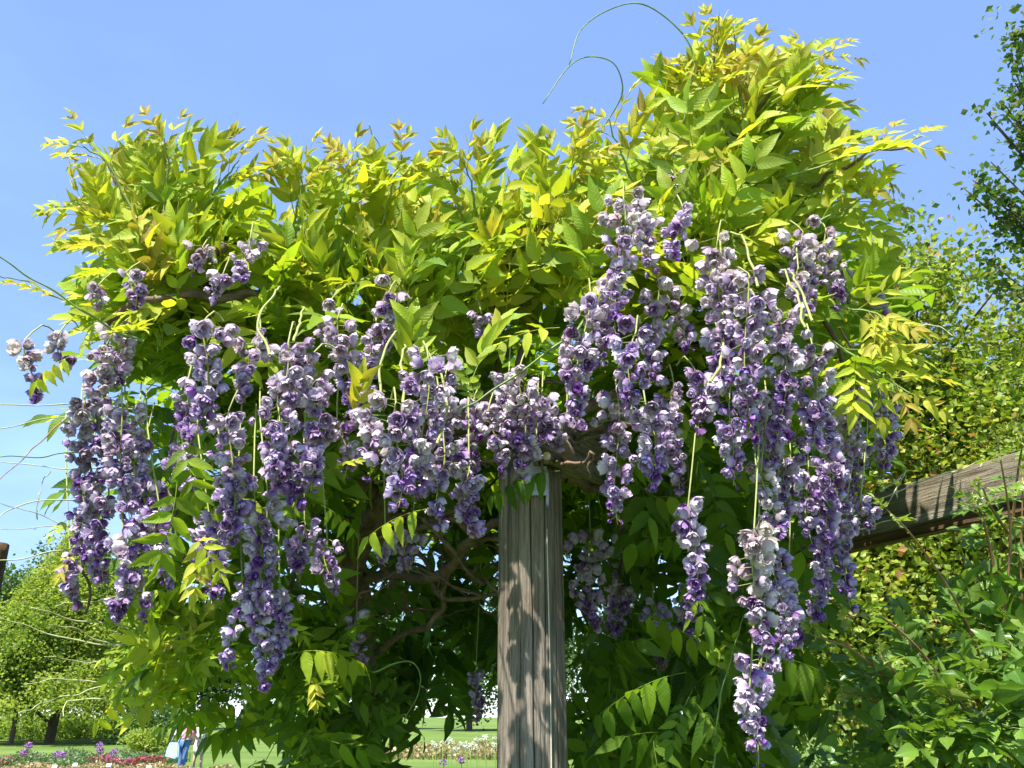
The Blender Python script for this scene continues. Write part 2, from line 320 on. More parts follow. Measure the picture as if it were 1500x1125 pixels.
p3 = cracked_post('wooden_post', -2.885, 4.9, -0.3, 2.45, 0.10, 9, M_BEAMLOW, turn=0.1, cracks=[(-1.0, 0.02, 0.015, 0.2, 2.3, 0.03)]); props(p3, 'dark brown timber post standing alone against the distant trees', 'post')
p4 = cracked_post('wooden_post', 0.13, 6.0, -0.3, 2.355, 0.10, 10, M_POST, turn=0.4); props(p4, 'timber post in deep shade at the back of the wisteria', 'post')

# ------------------------------------------------------------------ wisteria: leaf templates
def leaflet(L_, W, fold, curl, wave, n, m, r_):
    t = np.linspace(0, 1, n) ; prof = np.sin(np.pi * np.clip(t, 0, 1) ** 0.62) ** 1.05; prof = prof * (1 - 0.12 * t); prof[-1] = 0.0; prof[0] = 0.10
    u = np.linspace(-1, 1, m); TT, UU = np.meshgrid(t, u, indexing='ij'); ph = r_.uniform(0, 6)
    w = prof[:, None] * W * 0.5
    X = UU * w * math.cos(fold); Z = np.abs(UU) * w * math.sin(fold) + wave * np.abs(UU) ** 2 * np.sin(TT * 17 + ph + (UU > 0) * 2.1) * W * prof[:, None]
    Yy = TT * L_; bend = curl * TT ** 2 * L_; side = r_.uniform(-0.12, 0.12) * TT ** 2 * L_
    P = np.stack([X + side, Yy - 0.35 * np.abs(bend) * TT, Z - bend], -1).reshape(-1, 3)
    i = np.arange(n - 1)[:, None] * m; j = np.arange(m - 1)[None, :]
    F = np.stack([i + j, i + j + 1, i + m + j + 1, i + m + j], -1).reshape(-1, 4)
    return P, F, np.stack([UU, TT], -1).reshape(-1, 2)
def compound(kind, seed, hi):
    """Pinnate leaf along +Y, unit scale in metres; var.x = tint, var.y filled on placement (offset stored)."""
    r_ = np.random.default_rng(seed); A = Acc()
    n, m = (8, 5) if hi else (5, 3)
    pairs = {'up': r_.integers(4, 6), 'spread': r_.integers(4, 7), 'droop': r_.integers(4, 6), 'young': r_.integers(3, 5)}[kind]
    RL = {'up': 0.27, 'spread': 0.32, 'droop': 0.34, 'young': 0.23}[kind] * r_.uniform(0.85, 1.15)
    arch = {'up': 0.2, 'spread': 0.5, 'droop': 0.75, 'young': 0.35}[kind] * r_.uniform(0.6, 1.3)
    bendx = r_.uniform(-0.18, 0.18)
    s = np.linspace(0, 1, 12)
    rach = np.stack([bendx * s ** 2 * RL, RL * s * (1 - 0.1 * arch * s), -arch * 0.45 * s ** 2 * RL], -1)
    V, F, U = tube(rach, np.linspace(0.0024, 0.0011, 12), 4); A.add(V, F, np.stack([np.full(len(V), 0.02), U[:, 1]], -1), np.tile([0.3, 0.06, 0], (len(V), 1)))
    def put(tpos, sidesign, Lf, ang):
        i = tpos * 11; k0 = min(int(i), 10); base = rach[k0] + (rach[k0 + 1] - rach[k0]) * (i - k0); tan = nrm(rach[k0 + 1] - rach[k0])
        xx = nrm(np.cross(tan, [0, 0, 1])); zz = np.cross(xx, tan)
        d = tan * math.cos(ang) + xx * sidesign * math.sin(ang)
        dr = {'up': -0.25, 'spread': 0.15, 'droop': 1.25, 'young': 0.0}[kind] + r_.normal(0, 0.22)
        d = nrm(d - zz * dr * (1 if sidesign else 0.5)); nn = nrm(zz + xx * sidesign * (0.9 if kind == 'droop' else 0.1) + r_.normal(0, 0.28, 3))
        P, F_, UV = leaflet(Lf, Lf * r_.uniform(0.33, 0.45), {'up': 0.35, 'spread': 0.22, 'droop': 0.15, 'young': 0.5}[kind] * r_.uniform(0.5, 1.5), r_.uniform(0.0, 0.32), r_.uniform(0.02, 0.12), n, m, r_)
        Rm = frame(d, nn); P = P @ Rm.T + base
        A.add(P, F_, UV, np.tile([r_.uniform(0, 1), r_.normal(0, 0.07), 0], (len(P), 1)))
    base_l = {'up': 0.125, 'spread': 0.128, 'droop': 0.138, 'young': 0.088}[kind]
    for q in range(pairs):
        t = 0.26 + 0.66 * q / max(pairs - 1, 1); Lf = base_l * (0.72 + 0.42 * math.sin(math.pi * (0.25 + 0.6 * q / pairs)))
        for sg in (-1, 1): put(min(t + r_.uniform(-.02, .02), 0.97), sg, Lf * r_.uniform(0.88, 1.1), {'up': 0.75, 'spread': 1.1, 'droop': 1.15, 'young': 0.8}[kind] * r_.uniform(0.85, 1.15) * (1 - 0.22 * q / pairs))
    put(1.0, 0, base_l * 1.05, r_.uniform(-.2, .2)); 
    return A.arrays()
KINDS = ('up', 'spread', 'droop', 'young')
T_HI = {k_: [compound(k_, 100 * i + 7 * KINDS.index(k_), True) for i in range(5)] for k_ in KINDS}
T_LO = {k_: [compound(k_, 100 * i + 7 * KINDS.index(k_), False) for i in range(5)] for k_ in KINDS}
LEAVES = []   # dicts: pos, R, scale, kind, variant, age, force
def add_leaf(pos, d, n, kind, age, scale=1.0, force=False):
    LEAVES.append(dict(p=np.asarray(pos, float), R=frame(d, n), s=scale, k=kind, v=int(rng.integers(5)), a=float(np.clip(age, 0, 1)), f=force))
def leaf_px(b, t, Y0, Y1, kind, age, n=None, force=True):
    a = at(*b, Y0); c_ = at(*t, Y1); d = c_ - a; ln = np.linalg.norm(d); full = {'up': 0.42, 'spread': 0.48, 'droop': 0.45, 'young': 0.34}[kind]
    add_leaf(a, d, n if n is not None else (rng.normal(0, .3), -0.6, 0.8), kind, age, ln / full, force)

# canopy mound: base points of leaves
CAN = [(160, 345), (220, 295), (330, 340), (450, 360), (560, 345), (680, 345), (800, 345), (880, 345), (945, 265), (990, 190), (1060, 145), (1120, 140), (1140, 200), (1175, 260), (1160, 330), (1150, 420), (1140, 520),
       (1100, 560), (900, 560), (800, 520), (600, 560), (400, 560), (220, 560), (160, 520), (140, 420)]
CENTRE = at(680, 520, 3.2)
def mound(poly, n, Yc, tmax, kinds, age_f, scale=(0.8, 1.15), up=0.7, front_min=None, back=0.2, centre=None, out=0.6):
    for q in sample_poly(poly, n):
        dd = edge_dist(poly, q); th_ = tmax * min(1, math.sqrt((dd + 12) / 190)); isb = rng.random() < back
        Y = Yc + th_ * rng.uniform(0.3, 1) if isb else Yc - th_ + abs(rng.normal(0, 0.16))
        if front_min: Y = max(Y, front_min(q) + abs(rng.normal(0, .08)))
        p = at(q[0], q[1], Y); c_ = CENTRE if centre is None else centre
        o_ = nrm(p - c_); 
        d = nrm(o_ * out + np.array([0, 0, up]) + rng.normal(0, 0.42, 3)); nn = nrm(np.array([-0.3, -0.75, 0.65]) + o_ * 0.2 + rng.normal(0, 0.3, 3))
        add_leaf(p, d, nn, kinds[int(rng.integers(len(kinds)))], age_f(q) + rng.normal(0, 0.10), rng.uniform(*scale))
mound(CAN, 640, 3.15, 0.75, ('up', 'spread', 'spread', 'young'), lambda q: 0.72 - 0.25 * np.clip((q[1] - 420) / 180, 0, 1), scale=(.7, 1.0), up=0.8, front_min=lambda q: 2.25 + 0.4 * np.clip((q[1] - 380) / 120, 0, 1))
# extra upright leaves just under the skyline so the top edge is spiky
SKY = [(150, 310), (180, 265), (235, 255), (300, 270), (360, 335), (430, 335), (500, 335), (560, 315), (620, 318), (690, 320), (760, 322), (830, 320), (890, 320), (940, 245), (980, 190), (1040, 150), (1080, 120), (1120, 118), (1150, 165), (1180, 210), (1190, 255), (1190, 300), (1185, 350)]
for a, b in zip(SKY[:-1], SKY[1:]):
    for q in range(5):
        f = rng.random(); x = a[0] + (b[0] - a[0]) * f + rng.normal(0, 10); y = a[1] + (b[1] - a[1]) * f + rng.uniform(-12, 45)
        p = at(x, y, rng.uniform(2.6, 3.2)); o_ = nrm(p - CENTRE)
        add_leaf(p, nrm(o_ * 0.4 + np.array([0, 0, 1.0]) + rng.normal(0, .3, 3)), nrm(np.array([0, -0.7, 0.5]) + rng.normal(0, .4, 3)), ('up', 'young', 'up', 'spread')[q % 4], 0.74 + rng.normal(0, .1), rng.uniform(0.65, 0.95))
# right-hand tall lobe, fuller
mound([(930, 300), (1000, 210), (1080, 160), (1130, 170), (1165, 270), (1165, 400), (1080, 480), (960, 440)], 95, 2.95, 0.6, ('up', 'up', 'spread'), lambda q: 0.68 - 0.2 * np.clip((q[1] - 300) / 200, 0, 1), centre=at(1080, 420, 3.0), out=.45, scale=(.65, .95), up=0.7, back=0.25)
mound([(160, 340), (230, 290), (330, 330), (330, 480), (180, 500)], 50, 2.95, 0.5, ('up', 'spread', 'young'), lambda q: 0.7, centre=at(260, 480, 3.0), out=.35, scale=(.65, .95), up=0.6, back=0.25)
# leaves hanging behind the flower curtains
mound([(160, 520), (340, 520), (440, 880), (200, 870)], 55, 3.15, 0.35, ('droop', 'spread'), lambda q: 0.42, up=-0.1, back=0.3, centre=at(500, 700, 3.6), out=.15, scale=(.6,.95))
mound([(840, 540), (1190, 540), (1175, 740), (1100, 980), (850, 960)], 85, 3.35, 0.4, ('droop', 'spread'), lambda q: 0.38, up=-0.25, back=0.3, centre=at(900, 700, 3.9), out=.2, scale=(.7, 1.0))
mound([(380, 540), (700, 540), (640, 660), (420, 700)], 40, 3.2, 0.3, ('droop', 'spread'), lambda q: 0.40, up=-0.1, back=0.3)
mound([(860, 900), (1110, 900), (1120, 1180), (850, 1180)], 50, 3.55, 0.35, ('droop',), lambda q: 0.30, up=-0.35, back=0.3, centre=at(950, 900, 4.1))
# low left skirt
SK = [(250, 890), (330, 870), (500, 890), (525, 980), (530, 1180), (390, 1180), (330, 1050), (230, 980)]
mound(SK, 130, 3.6, 0.55, ('spread', 'droop', 'up'), lambda q: 0.52 - 0.2 * np.clip((q[0] - 330) / 150, 0, 1), up=0.1, back=0.35, centre=at(420, 1020, 4.0), scale=(0.55, .85), out=.4)
mound([(170, 905), (260, 880), (300, 1000), (200, 1030)], 55, 3.0, 0.3, ('spread', 'up', 'young'), lambda q: 0.62, up=0.15, back=0.3, centre=at(330, 980, 3.8), scale=(0.45, .7), out=.5)
mound([(640, 330), (800, 330), (800, 430), (640, 430)], 40, 2.75, 0.3, ('up', 'up', 'spread'), lambda q: 0.68, up=0.8, back=0.3, scale=(0.65, .9))
# dense leaf roof, added to darken the interior, and back curtain
for q in range(1250):
    p = np.array([rng.uniform(-1.7, 1.75), rng.uniform(3.0, 6.5), rng.uniform(2.55, 3.3)])
    add_leaf(p, nrm(np.array([rng.normal(0, .8), rng.normal(0, .8), 0.25])), nrm(np.array([0, 0, 1.0]) + rng.normal(0, .3, 3)), ('spread', 'up')[q % 2], 0.5 + rng.normal(0, .1), rng.uniform(0.9, 1.25))
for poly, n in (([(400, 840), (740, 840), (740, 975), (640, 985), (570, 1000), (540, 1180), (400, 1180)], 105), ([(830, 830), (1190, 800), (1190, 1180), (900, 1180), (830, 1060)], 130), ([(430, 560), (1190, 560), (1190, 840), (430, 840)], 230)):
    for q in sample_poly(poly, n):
        p = at(q[0], q[1], rng.uniform(4.7, 5.9)); add_leaf(p, nrm(np.array([rng.normal(0, .6), rng.normal(-.2, .5), -0.35])), nrm(np.array([0, -.3, .8]) + rng.normal(0, .35, 3)), ('droop', 'spread')[int(rng.integers(2))], 0.17 + rng.normal(0, .09), rng.uniform(0.95, 1.3))  # curtain age set low: interior shade put into the leaf colour
# single leaves that can be recognised in the photograph
for b, t, Y0, Y1, k_, ag in [((175, 330), (70, 290), 2.6, 2.45, 'up', .82), ((180, 365), (75, 345), 2.6, 2.4, 'young', .85), ((205, 300), (108, 215), 2.7, 2.6, 'young', .9), ((200, 290), (165, 195), 2.7, 2.65, 'up', .85),
    ((240, 320), (240, 190), 2.6, 2.6, 'up', .68), ((290, 310), (365, 228), 2.6, 2.55, 'up', .66), ((280, 300), (300, 200), 2.7, 2.75, 'up', .66), ((95, 440), (-5, 395), 2.35, 2.2, 'young', .88),
    ((150, 490), (250, 470), 2.35, 2.25, 'up', .78), ((140, 470), (100, 520), 2.35, 2.3, 'spread', .75), ((110, 520), (20, 545), 2.3, 2.2, 'droop', .8), ((160, 400), (120, 400), 2.4, 2.2, 'up', .72),
    ((590, 420), (600, 330), 2.3, 2.25, 'up', .66), ((600, 560), (605, 400), 2.3, 2.3, 'up', .63), ((820, 480), (690, 480), 2.25, 2.2, 'spread', .74), ((690, 560), (740, 420), 2.25, 2.3, 'up', .66), ((700, 600), (680, 500), 2.25, 2.25, 'spread', .55),
    ((520, 620), (535, 500), 2.2, 2.12, 'up', .86), ((480, 690), (540, 660), 2.25, 2.2, 'young', .72), ((630, 745), (500, 760), 2.35, 2.3, 'droop', .66), ((470, 740), (545, 770), 2.4, 2.4, 'droop', .5),
    ((290, 790), (285, 900), 2.15, 2.1, 'young', .9), ((280, 780), (345, 850), 2.15, 2.1, 'spread', .8), ((260, 700), (250, 860), 2.3, 2.25, 'spread', .5), ((265, 640), (300, 760), 2.35, 2.3, 'spread', .45),
    ((820, 690), (690, 690), 2.55, 2.5, 'droop', .28), ((1010, 100), (1000, 130), 2.5, 2.5, 'young', .8), ((1075, 150), (1060, 30), 2.55, 2.5, 'young', .95), ((1110, 150), (1140, 55), 2.55, 2.5, 'up', .92), ((1130, 150), (1243, 75), 2.5, 2.45, 'young', .92),
    ((1140, 210), (1215, 95), 2.6, 2.55, 'up', .6), ((1200, 240), (1385, 190), 2.5, 2.35, 'up', .74), ((1190, 230), (1300, 180), 2.55, 2.5, 'up', .72), ((1210, 270), (1290, 250), 2.55, 2.5, 'spread', .6), ((1195, 360), (1275, 335), 2.6, 2.6, 'up', .58),
    ((960, 200), (885, 165), 2.6, 2.55, 'young', .86), ((900, 300), (860, 225), 2.6, 2.6, 'young', .88), ((1235, 540), (1345, 580), 2.75, 2.7, 'young', .74), ((1225, 480), (1290, 470), 2.75, 2.75, 'young', .6), ((1230, 510), (1300, 540), 2.75, 2.75, 'up', .64), ((1190, 400), (1260, 400), 2.75, 2.75, 'young', .6),
    ((1005, 985), (835, 1010), 2.85, 2.8, 'droop', .42), ((1090, 960), (1285, 945), 2.9, 2.8, 'droop', .42), ((1010, 1020), (960, 1110), 2.7, 2.65, 'spread', .4), ((1020, 1030), (1080, 1110), 2.7, 2.65, 'spread', .45), ((1040, 990), (1090, 900), 2.9, 2.9, 'spread', .5),
    ((420, 960), (545, 915), 3.0, 2.9, 'droop', .62), ((400, 900), (470, 930), 3.0, 2.95, 'spread', .6), ((455, 980), (470, 1050), 3.0, 2.95, 'young', .85), ((200, 1000), (110, 1060), 3.4, 3.3, 'droop', .7), ((190, 940), (120, 960), 3.3, 3.2, 'spread', .6),
    ((110, 810), (60, 850), 2.6, 2.5, 'young', .9), ((100, 760), (60, 790), 2.6, 2.5, 'young', .8), ((600, 270), (560, 215), 2.7, 2.7, 'up', .74), ((430, 300), (430, 240), 2.7, 2.7, 'up', .68), ((1000, 350), (930, 350), 2.4, 2.35, 'young', .66), ((1000, 590), (960, 560), 2.5, 2.4, 'young', .66)]:
    leaf_px(b, t, Y0, Y1, k_, ag)

SPRAYS = [[(1090, 180), (1080, 110), (1075, 45)], [(1120, 180), (1165, 105), (1222, 72)], [(1150, 260), (1250, 228), (1350, 200)], [(1130, 190), (1170, 140), (1190, 95)], [(1000, 190), (1008, 140), (1022, 98)], [(200, 320), (160, 245), (120, 212)], [(240, 310), (246, 250), (240, 200)], [(200, 355), (155, 325), (110, 295)], [(300, 310), (328, 262), (350, 235)], [(930, 270), (905, 215), (892, 172)], [(1190, 330), (1240, 305), (1270, 288)],
    [(560, 330), (575, 270), (590, 225)], [(430, 330), (440, 285), (440, 250)], [(700, 320), (690, 270), (680, 238)], [(800, 320), (830, 258), (850, 228)], [(1220, 500), (1285, 545), (1335, 578)], [(1215, 450), (1270, 455), (1300, 475)], [(500, 330), (515, 280), (510, 245)], [(1060, 150), (1045, 100), (1050, 60)]]
for q, px in enumerate(SPRAYS):
    Y_ = 2.62; pth = smooth_path([at(x, y, Y_ - .05 * i) for i, (x, y) in enumerate(px)], 24)
    for k_ in range(3, len(pth), 3):
        f = k_ / len(pth); tn = nrm(pth[k_] - pth[k_ - 1]); sd = nrm(np.cross(tn, [0.1, 1, .1])) * (1 if (k_ // 3) % 2 else -1)
        add_leaf(pth[k_], nrm(tn * .8 + sd * (.8 - .5 * f) + rng.normal(0, .15, 3)), nrm(np.array([-.2, -.8, .5]) + rng.normal(0, .3, 3)), 'young' if f > .35 else 'up', .72 + .2 * f + rng.normal(0, .05), (.84 - .34 * f), True)
SX, SYL = zip(*[(0, 380), (60, 290), (110, 215), (240, 185), (330, 225), (430, 250), (560, 215), (680, 230), (760, 232), (870, 215), (930, 150), (1000, 95), (1060, 30), (1180, 35), (1230, 75), (1265, 165), (1340, 190), (1500, 230)])
def stray(l):
    if l['f'] or l['p'][1] > 4.2: return False
    tip = l['p'] + l['R'][:, 1] * .43 * l['s']; x, y, _ = project(tip); x, y = x[0], y[0]
    return (y < 480 and y < np.interp(x, SX, SYL) + 14 - rng.exponential(30)) or (x > 1270 + rng.exponential(25) and y > 230) or (x > 1250 and y > 560) or (x < 100 - rng.exponential(25) and y < 560) or (x < 110 and y > 700) or (x < 325 and y > 1050)
LEAVES = [l for l in LEAVES if not stray(l)]
wist = empty('wisteria_vine', (-0.62, 3.9, 0)); props(wist, 'wisteria with hanging lavender flowers and yellow-green leaves smothering the timber posts and beams', 'vine')
# the 300 leaves that show largest become parts; the rest is one mass
zb = np.full((113, 150), 1e9); cells = []
for l in LEAVES:
    pts = l['p'] + (np.array([[0, 0.1, 0], [0, 0.2, 0], [0, .3, 0], [.06, .2, 0], [-.06, .2, 0]]) * l['s']) @ l['R'].T
    x, y, d = project(pts); l['d'] = d.min(); cs = [(int(yy // 10), int(xx // 10)) for xx, yy in zip(x, y) if 0 <= xx < 1500 and 0 <= yy < 1125]; l['c'] = cs
    for c_ in cs:
        for dy in (-1, 0, 1):
            for dx in (-1, 0, 1):
                yy, xx = c_[0] + dy, c_[1] + dx
                if 0 <= yy < 113 and 0 <= xx < 150: zb[yy, xx] = min(zb[yy, xx], l['d'])
for l in LEAVES: l['score'] = (10 if l['f'] else 0) + sum(1 for c_ in l['c'] if l['d'] < zb[c_] + 0.05) / l['d']
order = sorted(range(len(LEAVES)), key=lambda i: -LEAVES[i]['score']); chosen = set(order[:300])
leaf_mesh = {}
mass = Acc()
for i, l in enumerate(LEAVES):
    if i in chosen:
        ab = round(l['a'] * 8) / 8; key = (l['k'], l['v'], ab)
        if key not in leaf_mesh:
            V, F, U, A = T_HI[l['k']][l['v']]; A = A.copy(); A[:, 1] = np.clip(A[:, 1] + ab, 0, 1); leaf_mesh[key] = qmesh('leaf', V, F, U, A, mat=M_LEAF)
        o = bpy.data.objects.new('leaf', leaf_mesh[key]); COL.objects.link(o); o.parent = wist; o.matrix_parent_inverse = Matrix.Translation(-wist.location); o.matrix_basis = m4(l['R'], l['p'], l['s'])
    else:
        V, F, U, A = T_LO[l['k']][l['v']]; A = A.copy(); A[:, 1] = np.clip(A[:, 1] + l['a'], 0, 1); mass.add((V * l['s']) @ l['R'].T + l['p'], F, U, A)
props(link('foliage', mass.mesh('foliage', M_LEAF), None, wist), kind='stuff')

# ------------------------------------------------------------------ wisteria: wood
def branch(P, r0, r1, n=30, wob=0.02, name='branch', mat=None, sides=8, parent=None):
    p = smooth_path(P, n); s = np.linspace(0, 1, len(p)); ph = rng.uniform(0, 6, 6)
    p = p + wob * np.stack([np.sin(s * 9 + ph[0]) + .5 * np.sin(s * 23 + ph[1]), np.sin(s * 8 + ph[2]) + .5 * np.sin(s * 19 + ph[3]), np.sin(s * 10 + ph[4]) + .5 * np.sin(s * 21 + ph[5])], -1) * np.minimum(1, np.minimum(s, 1 - s) * 6)[:, None]
    rr = (r0 + (r1 - r0) * s) * (1 + 0.08 * np.sin(s * 30 + ph[0]))
    V, F, U = tube(p, rr, sides); return link(name, qmesh(name, V, F, U, mat=mat or M_BARK), None, wist if parent is None else parent)
branch([(-0.62, 3.9, -0.1), (-0.66, 3.85, 0.7), (-0.58, 3.8, 1.3), at(525, 900, 3.75), at(530, 820, 3.6), at(560, 740, 3.4), at(640, 640, 3.1), at(760, 590, 2.9)], 0.065, 0.045, 60, 0.02, 'trunk', sides=12)
for P, r0, r1 in [([at(620, 600, 2.95), at(720, 605, 2.86), at(790, 640, 2.8), at(835, 672, 2.86), at(800, 640, 3.1)], .026, .02), ([at(660, 560, 3.0), at(740, 600, 2.86), at(830, 600, 2.85), at(930, 560, 3.0), at(1080, 480, 3.1)], .026, .016),
    ([at(700, 640, 2.95), at(760, 655, 2.84), at(840, 620, 2.9), at(900, 640, 3.1)], .028, .018), ([at(560, 740, 3.4), at(430, 600, 3.1), at(330, 440, 2.8), at(270, 400, 2.6), at(330, 360, 2.6)], .035, .02), ([at(500, 560, 3.0), at(380, 440, 2.7), at(260, 430, 2.6), at(160, 470, 2.6)], .02, .01),
    ([at(530, 850, 3.65), at(640, 830, 3.4), at(720, 780, 3.2), at(800, 740, 3.3)], .022, .014), ([at(540, 960, 3.8), at(620, 920, 3.6), at(660, 860, 3.5), at(650, 790, 3.4)], .014, .009), ([at(520, 800, 3.6), at(600, 810, 3.5), at(660, 880, 3.4), at(735, 870, 3.3)], .012, .008),
    ([at(560, 780, 3.5), at(640, 770, 3.3), at(735, 790, 3.2)], .018, .010), ([at(600, 900, 3.7), at(560, 820, 3.5), at(600, 740, 3.4)], .012, .008), ([at(620, 760, 3.2), at(660, 800, 3.2), at(700, 850, 3.3), at(735, 870, 3.3)], .010, .006), ([at(480, 830, 3.6), at(560, 770, 3.4), at(700, 740, 3.2)], .016, .01),
    ([at(840, 640, 3.0), at(900, 760, 3.3), at(920, 900, 3.6), at(960, 1000, 3.7)], .014, .006), ([at(830, 700, 3.1), at(950, 720, 3.3), at(1080, 760, 3.5)], .02, .01), ([at(1080, 480, 3.1), at(1060, 360, 2.9), at(1050, 260, 2.8), at(1090, 180, 2.65), at(1130, 130, 2.55)], .018, .006), ([at(1060, 330, 2.9), at(1160, 290, 2.75), at(1240, 240, 2.6), at(1330, 215, 2.45)], .010, .004),
    ([at(660, 560, 3.0), at(600, 470, 2.9), at(570, 380, 2.8), at(580, 280, 2.75)], .018, .006), ([at(760, 580, 2.95), at(780, 460, 2.9), at(760, 360, 2.8), at(800, 280, 2.8)], .016, .006), ([at(330, 440, 2.8), at(240, 380, 2.75), at(190, 310, 2.7), at(150, 230, 2.65)], .012, .004),
    ([at(930, 560, 3.0), at(900, 450, 2.8), at(900, 340, 2.7), at(860, 250, 2.7)], .014, .005), ([at(160, 470, 2.6), at(150, 640, 2.8), at(140, 800, 2.8), at(125, 900, 2.9)], .008, .004), ([at(270, 560, 2.9), at(250, 700, 2.85), at(270, 820, 2.6)], .007, .003),
    ([at(1080, 480, 3.1), at(1180, 440, 2.9), at(1250, 560, 3.0), at(1270, 620, 3.1)], .012, .006), ([at(430, 600, 3.1), at(440, 760, 3.3), at(420, 900, 3.4)], .012, .006)]:
    branch(P, r0, r1)
e = at(801, 668, 2.80); V, F, U = tube([e, e + np.array([0, 0.16, 0.02])], 0.014, 14); stub = link('branch_stub', qmesh('branch_stub', V, F, U, mat=M_CUT), None, wist)
for q in range(26):
    a = at(rng.uniform(660, 860), rng.uniform(560, 690), rng.uniform(2.75, 3.1)); b = a + np.array([rng.uniform(-.35, .35), rng.uniform(-.1, .2), rng.uniform(-.1, .15)])
    branch([a, (a + b) / 2 + rng.normal(0, .05, 3), b], .008, .003, 14, .012, 'twig', sides=4)
for q in range(46):   # tangle of thin old twigs under the roof
    a = at(rng.uniform(480, 740), rng.uniform(720, 900), rng.uniform(3.2, 4.0)); b = a + np.array([rng.uniform(-.45, .45), rng.uniform(-.2, .3), rng.uniform(-.15, .22)])
    branch([a, (a + b) / 2 + rng.normal(0, .06, 3), b], .006, .002, 14, .012, 'twig', sides=4)
for px in SPRAYS: branch([at(x, y, 2.62 - .05 * i) for i, (x, y) in enumerate(px)], .005, .002, 24, .003, 'shoot', M_SHOOT, 5)
# green shoots and pale tendrils
def tendril(px, Y0, Y1, r0=.004, r1=.0018, mat=None, name='tendril'):
    n = len(px); P = [at(x, y, Y0 + (Y1 - Y0) * i / (n - 1)) for i, (x, y) in enumerate(px)]
    return branch(P, r0, r1, 40, .004, name, mat or M_TENDRIL, 5)
for px, a, b, th_, m_ in [([(210, 500), (140, 468), (60, 415), (-10, 370)], 2.45, 2.2, .0048, M_SHOOT), ([(95, 440), (40, 415), (-10, 400)], 2.4, 2.2, .003, M_SHOOT), ([(200, 600), (95, 592), (0, 593), (-40, 597)], 2.7, 2.5, .003, M_TENDRIL), ([(180, 615), (85, 612), (0, 628), (-40, 640)], 2.7, 2.6, .0028, M_TENDRIL),
    ([(190, 665), (120, 663), (50, 667), (-30, 673)], 2.7, 2.5, .0035, M_SHOOT), ([(180, 690), (95, 685), (0, 677), (-30, 676)], 2.75, 2.6, .0025, M_TENDRIL), ([(170, 735), (110, 733), (40, 738), (8, 750), (-20, 775)], 2.75, 2.5, .003, M_TENDRIL), ([(160, 790), (85, 765), (30, 745), (0, 737)], 2.8, 2.6, .0024, M_TENDRIL),
    ([(160, 775), (80, 773), (0, 775)], 2.8, 2.6, .0022, M_TENDRIL), ([(190, 780), (120, 800), (50, 815), (-20, 822)], 2.7, 2.5, .0034, M_TENDRIL), ([(75, 690), (60, 710), (55, 760), (56, 722)], 2.7, 2.7, .002, M_TENDRIL), ([(100, 610), (40, 665), (0, 702)], 2.8, 2.6, .003, M_CANE),
    ([(240, 935), (165, 915), (100, 905), (45, 890)], 3.2, 2.9, .004, M_TENDRIL), ([(230, 950), (160, 945), (60, 925), (0, 905)], 3.3, 3.0, .0036, M_TENDRIL), ([(220, 940), (150, 940), (100, 918), (72, 915)], 3.3, 3.0, .003, M_TENDRIL), ([(240, 1000), (150, 998), (80, 996), (40, 1002)], 3.4, 3.1, .0034, M_TENDRIL), ([(200, 970), (120, 968), (65, 962)], 3.4, 3.1, .003, M_TENDRIL),
    ([(250, 1020), (160, 1026), (100, 1025), (93, 1050)], 3.3, 3.1, .0036, M_TENDRIL), ([(150, 1005), (80, 1025), (30, 1043)], 3.3, 3.1, .003, M_TENDRIL), ([(260, 900), (210, 875), (160, 845), (150, 835)], 3.0, 2.8, .0045, M_STALK), ([(220, 870), (130, 880), (80, 888)], 3.2, 3.1, .003, M_TENDRIL),
    ([(1050, 190), (1023, 105), (995, 45), (940, 8), (890, 14), (850, 45), (834, 95)], 2.6, 2.4, .0042, M_SHOOT), ([(830, 290), (845, 255), (870, 210), (900, 160), (914, 125), (900, 93), (865, 83), (830, 102), (795, 152)], 2.75, 2.4, .0042, M_SHOOT), ([(575, 280), (560, 225), (540, 182)], 2.7, 2.6, .004, M_SHOOT),
    ([(1290, 490), (1340, 475), (1375, 480), (1396, 492)], 2.9, 2.8, .003, M_TENDRIL), ([(1290, 720), (1330, 690), (1320, 700), (1300, 740)], 3.6, 3.5, .004, M_TENDRIL), ([(1270, 740), (1340, 710), (1400, 690), (1440, 672), (1436, 684)], 3.7, 3.4, .004, M_TENDRIL), ([(1250, 780), (1300, 763), (1325, 772)], 3.6, 3.5, .004, M_TENDRIL),
    ([(860, 460), (830, 500), (720, 570), (670, 605)], 2.3, 2.2, .005, M_SHOOT), ([(545, 985), (600, 970), (615, 1010), (590, 1060)], 3.2, 3.2, .004, M_SHOOT), ([(1045, 1125), (1060, 1000), (1090, 900)], 2.9, 2.9, .004, M_SHOOT), ([(1230, 480), (1265, 545), (1275, 600)], 2.9, 2.9, .005, M_CANE), ([(1230, 380), (1260, 430), (1280, 455)], 2.9, 2.9, .005, M_CANE)]:
    tendril(px, a, b, th_ * 0.9, th_ * .45, m_, 'tendril' if m_ is M_TENDRIL else 'shoot')
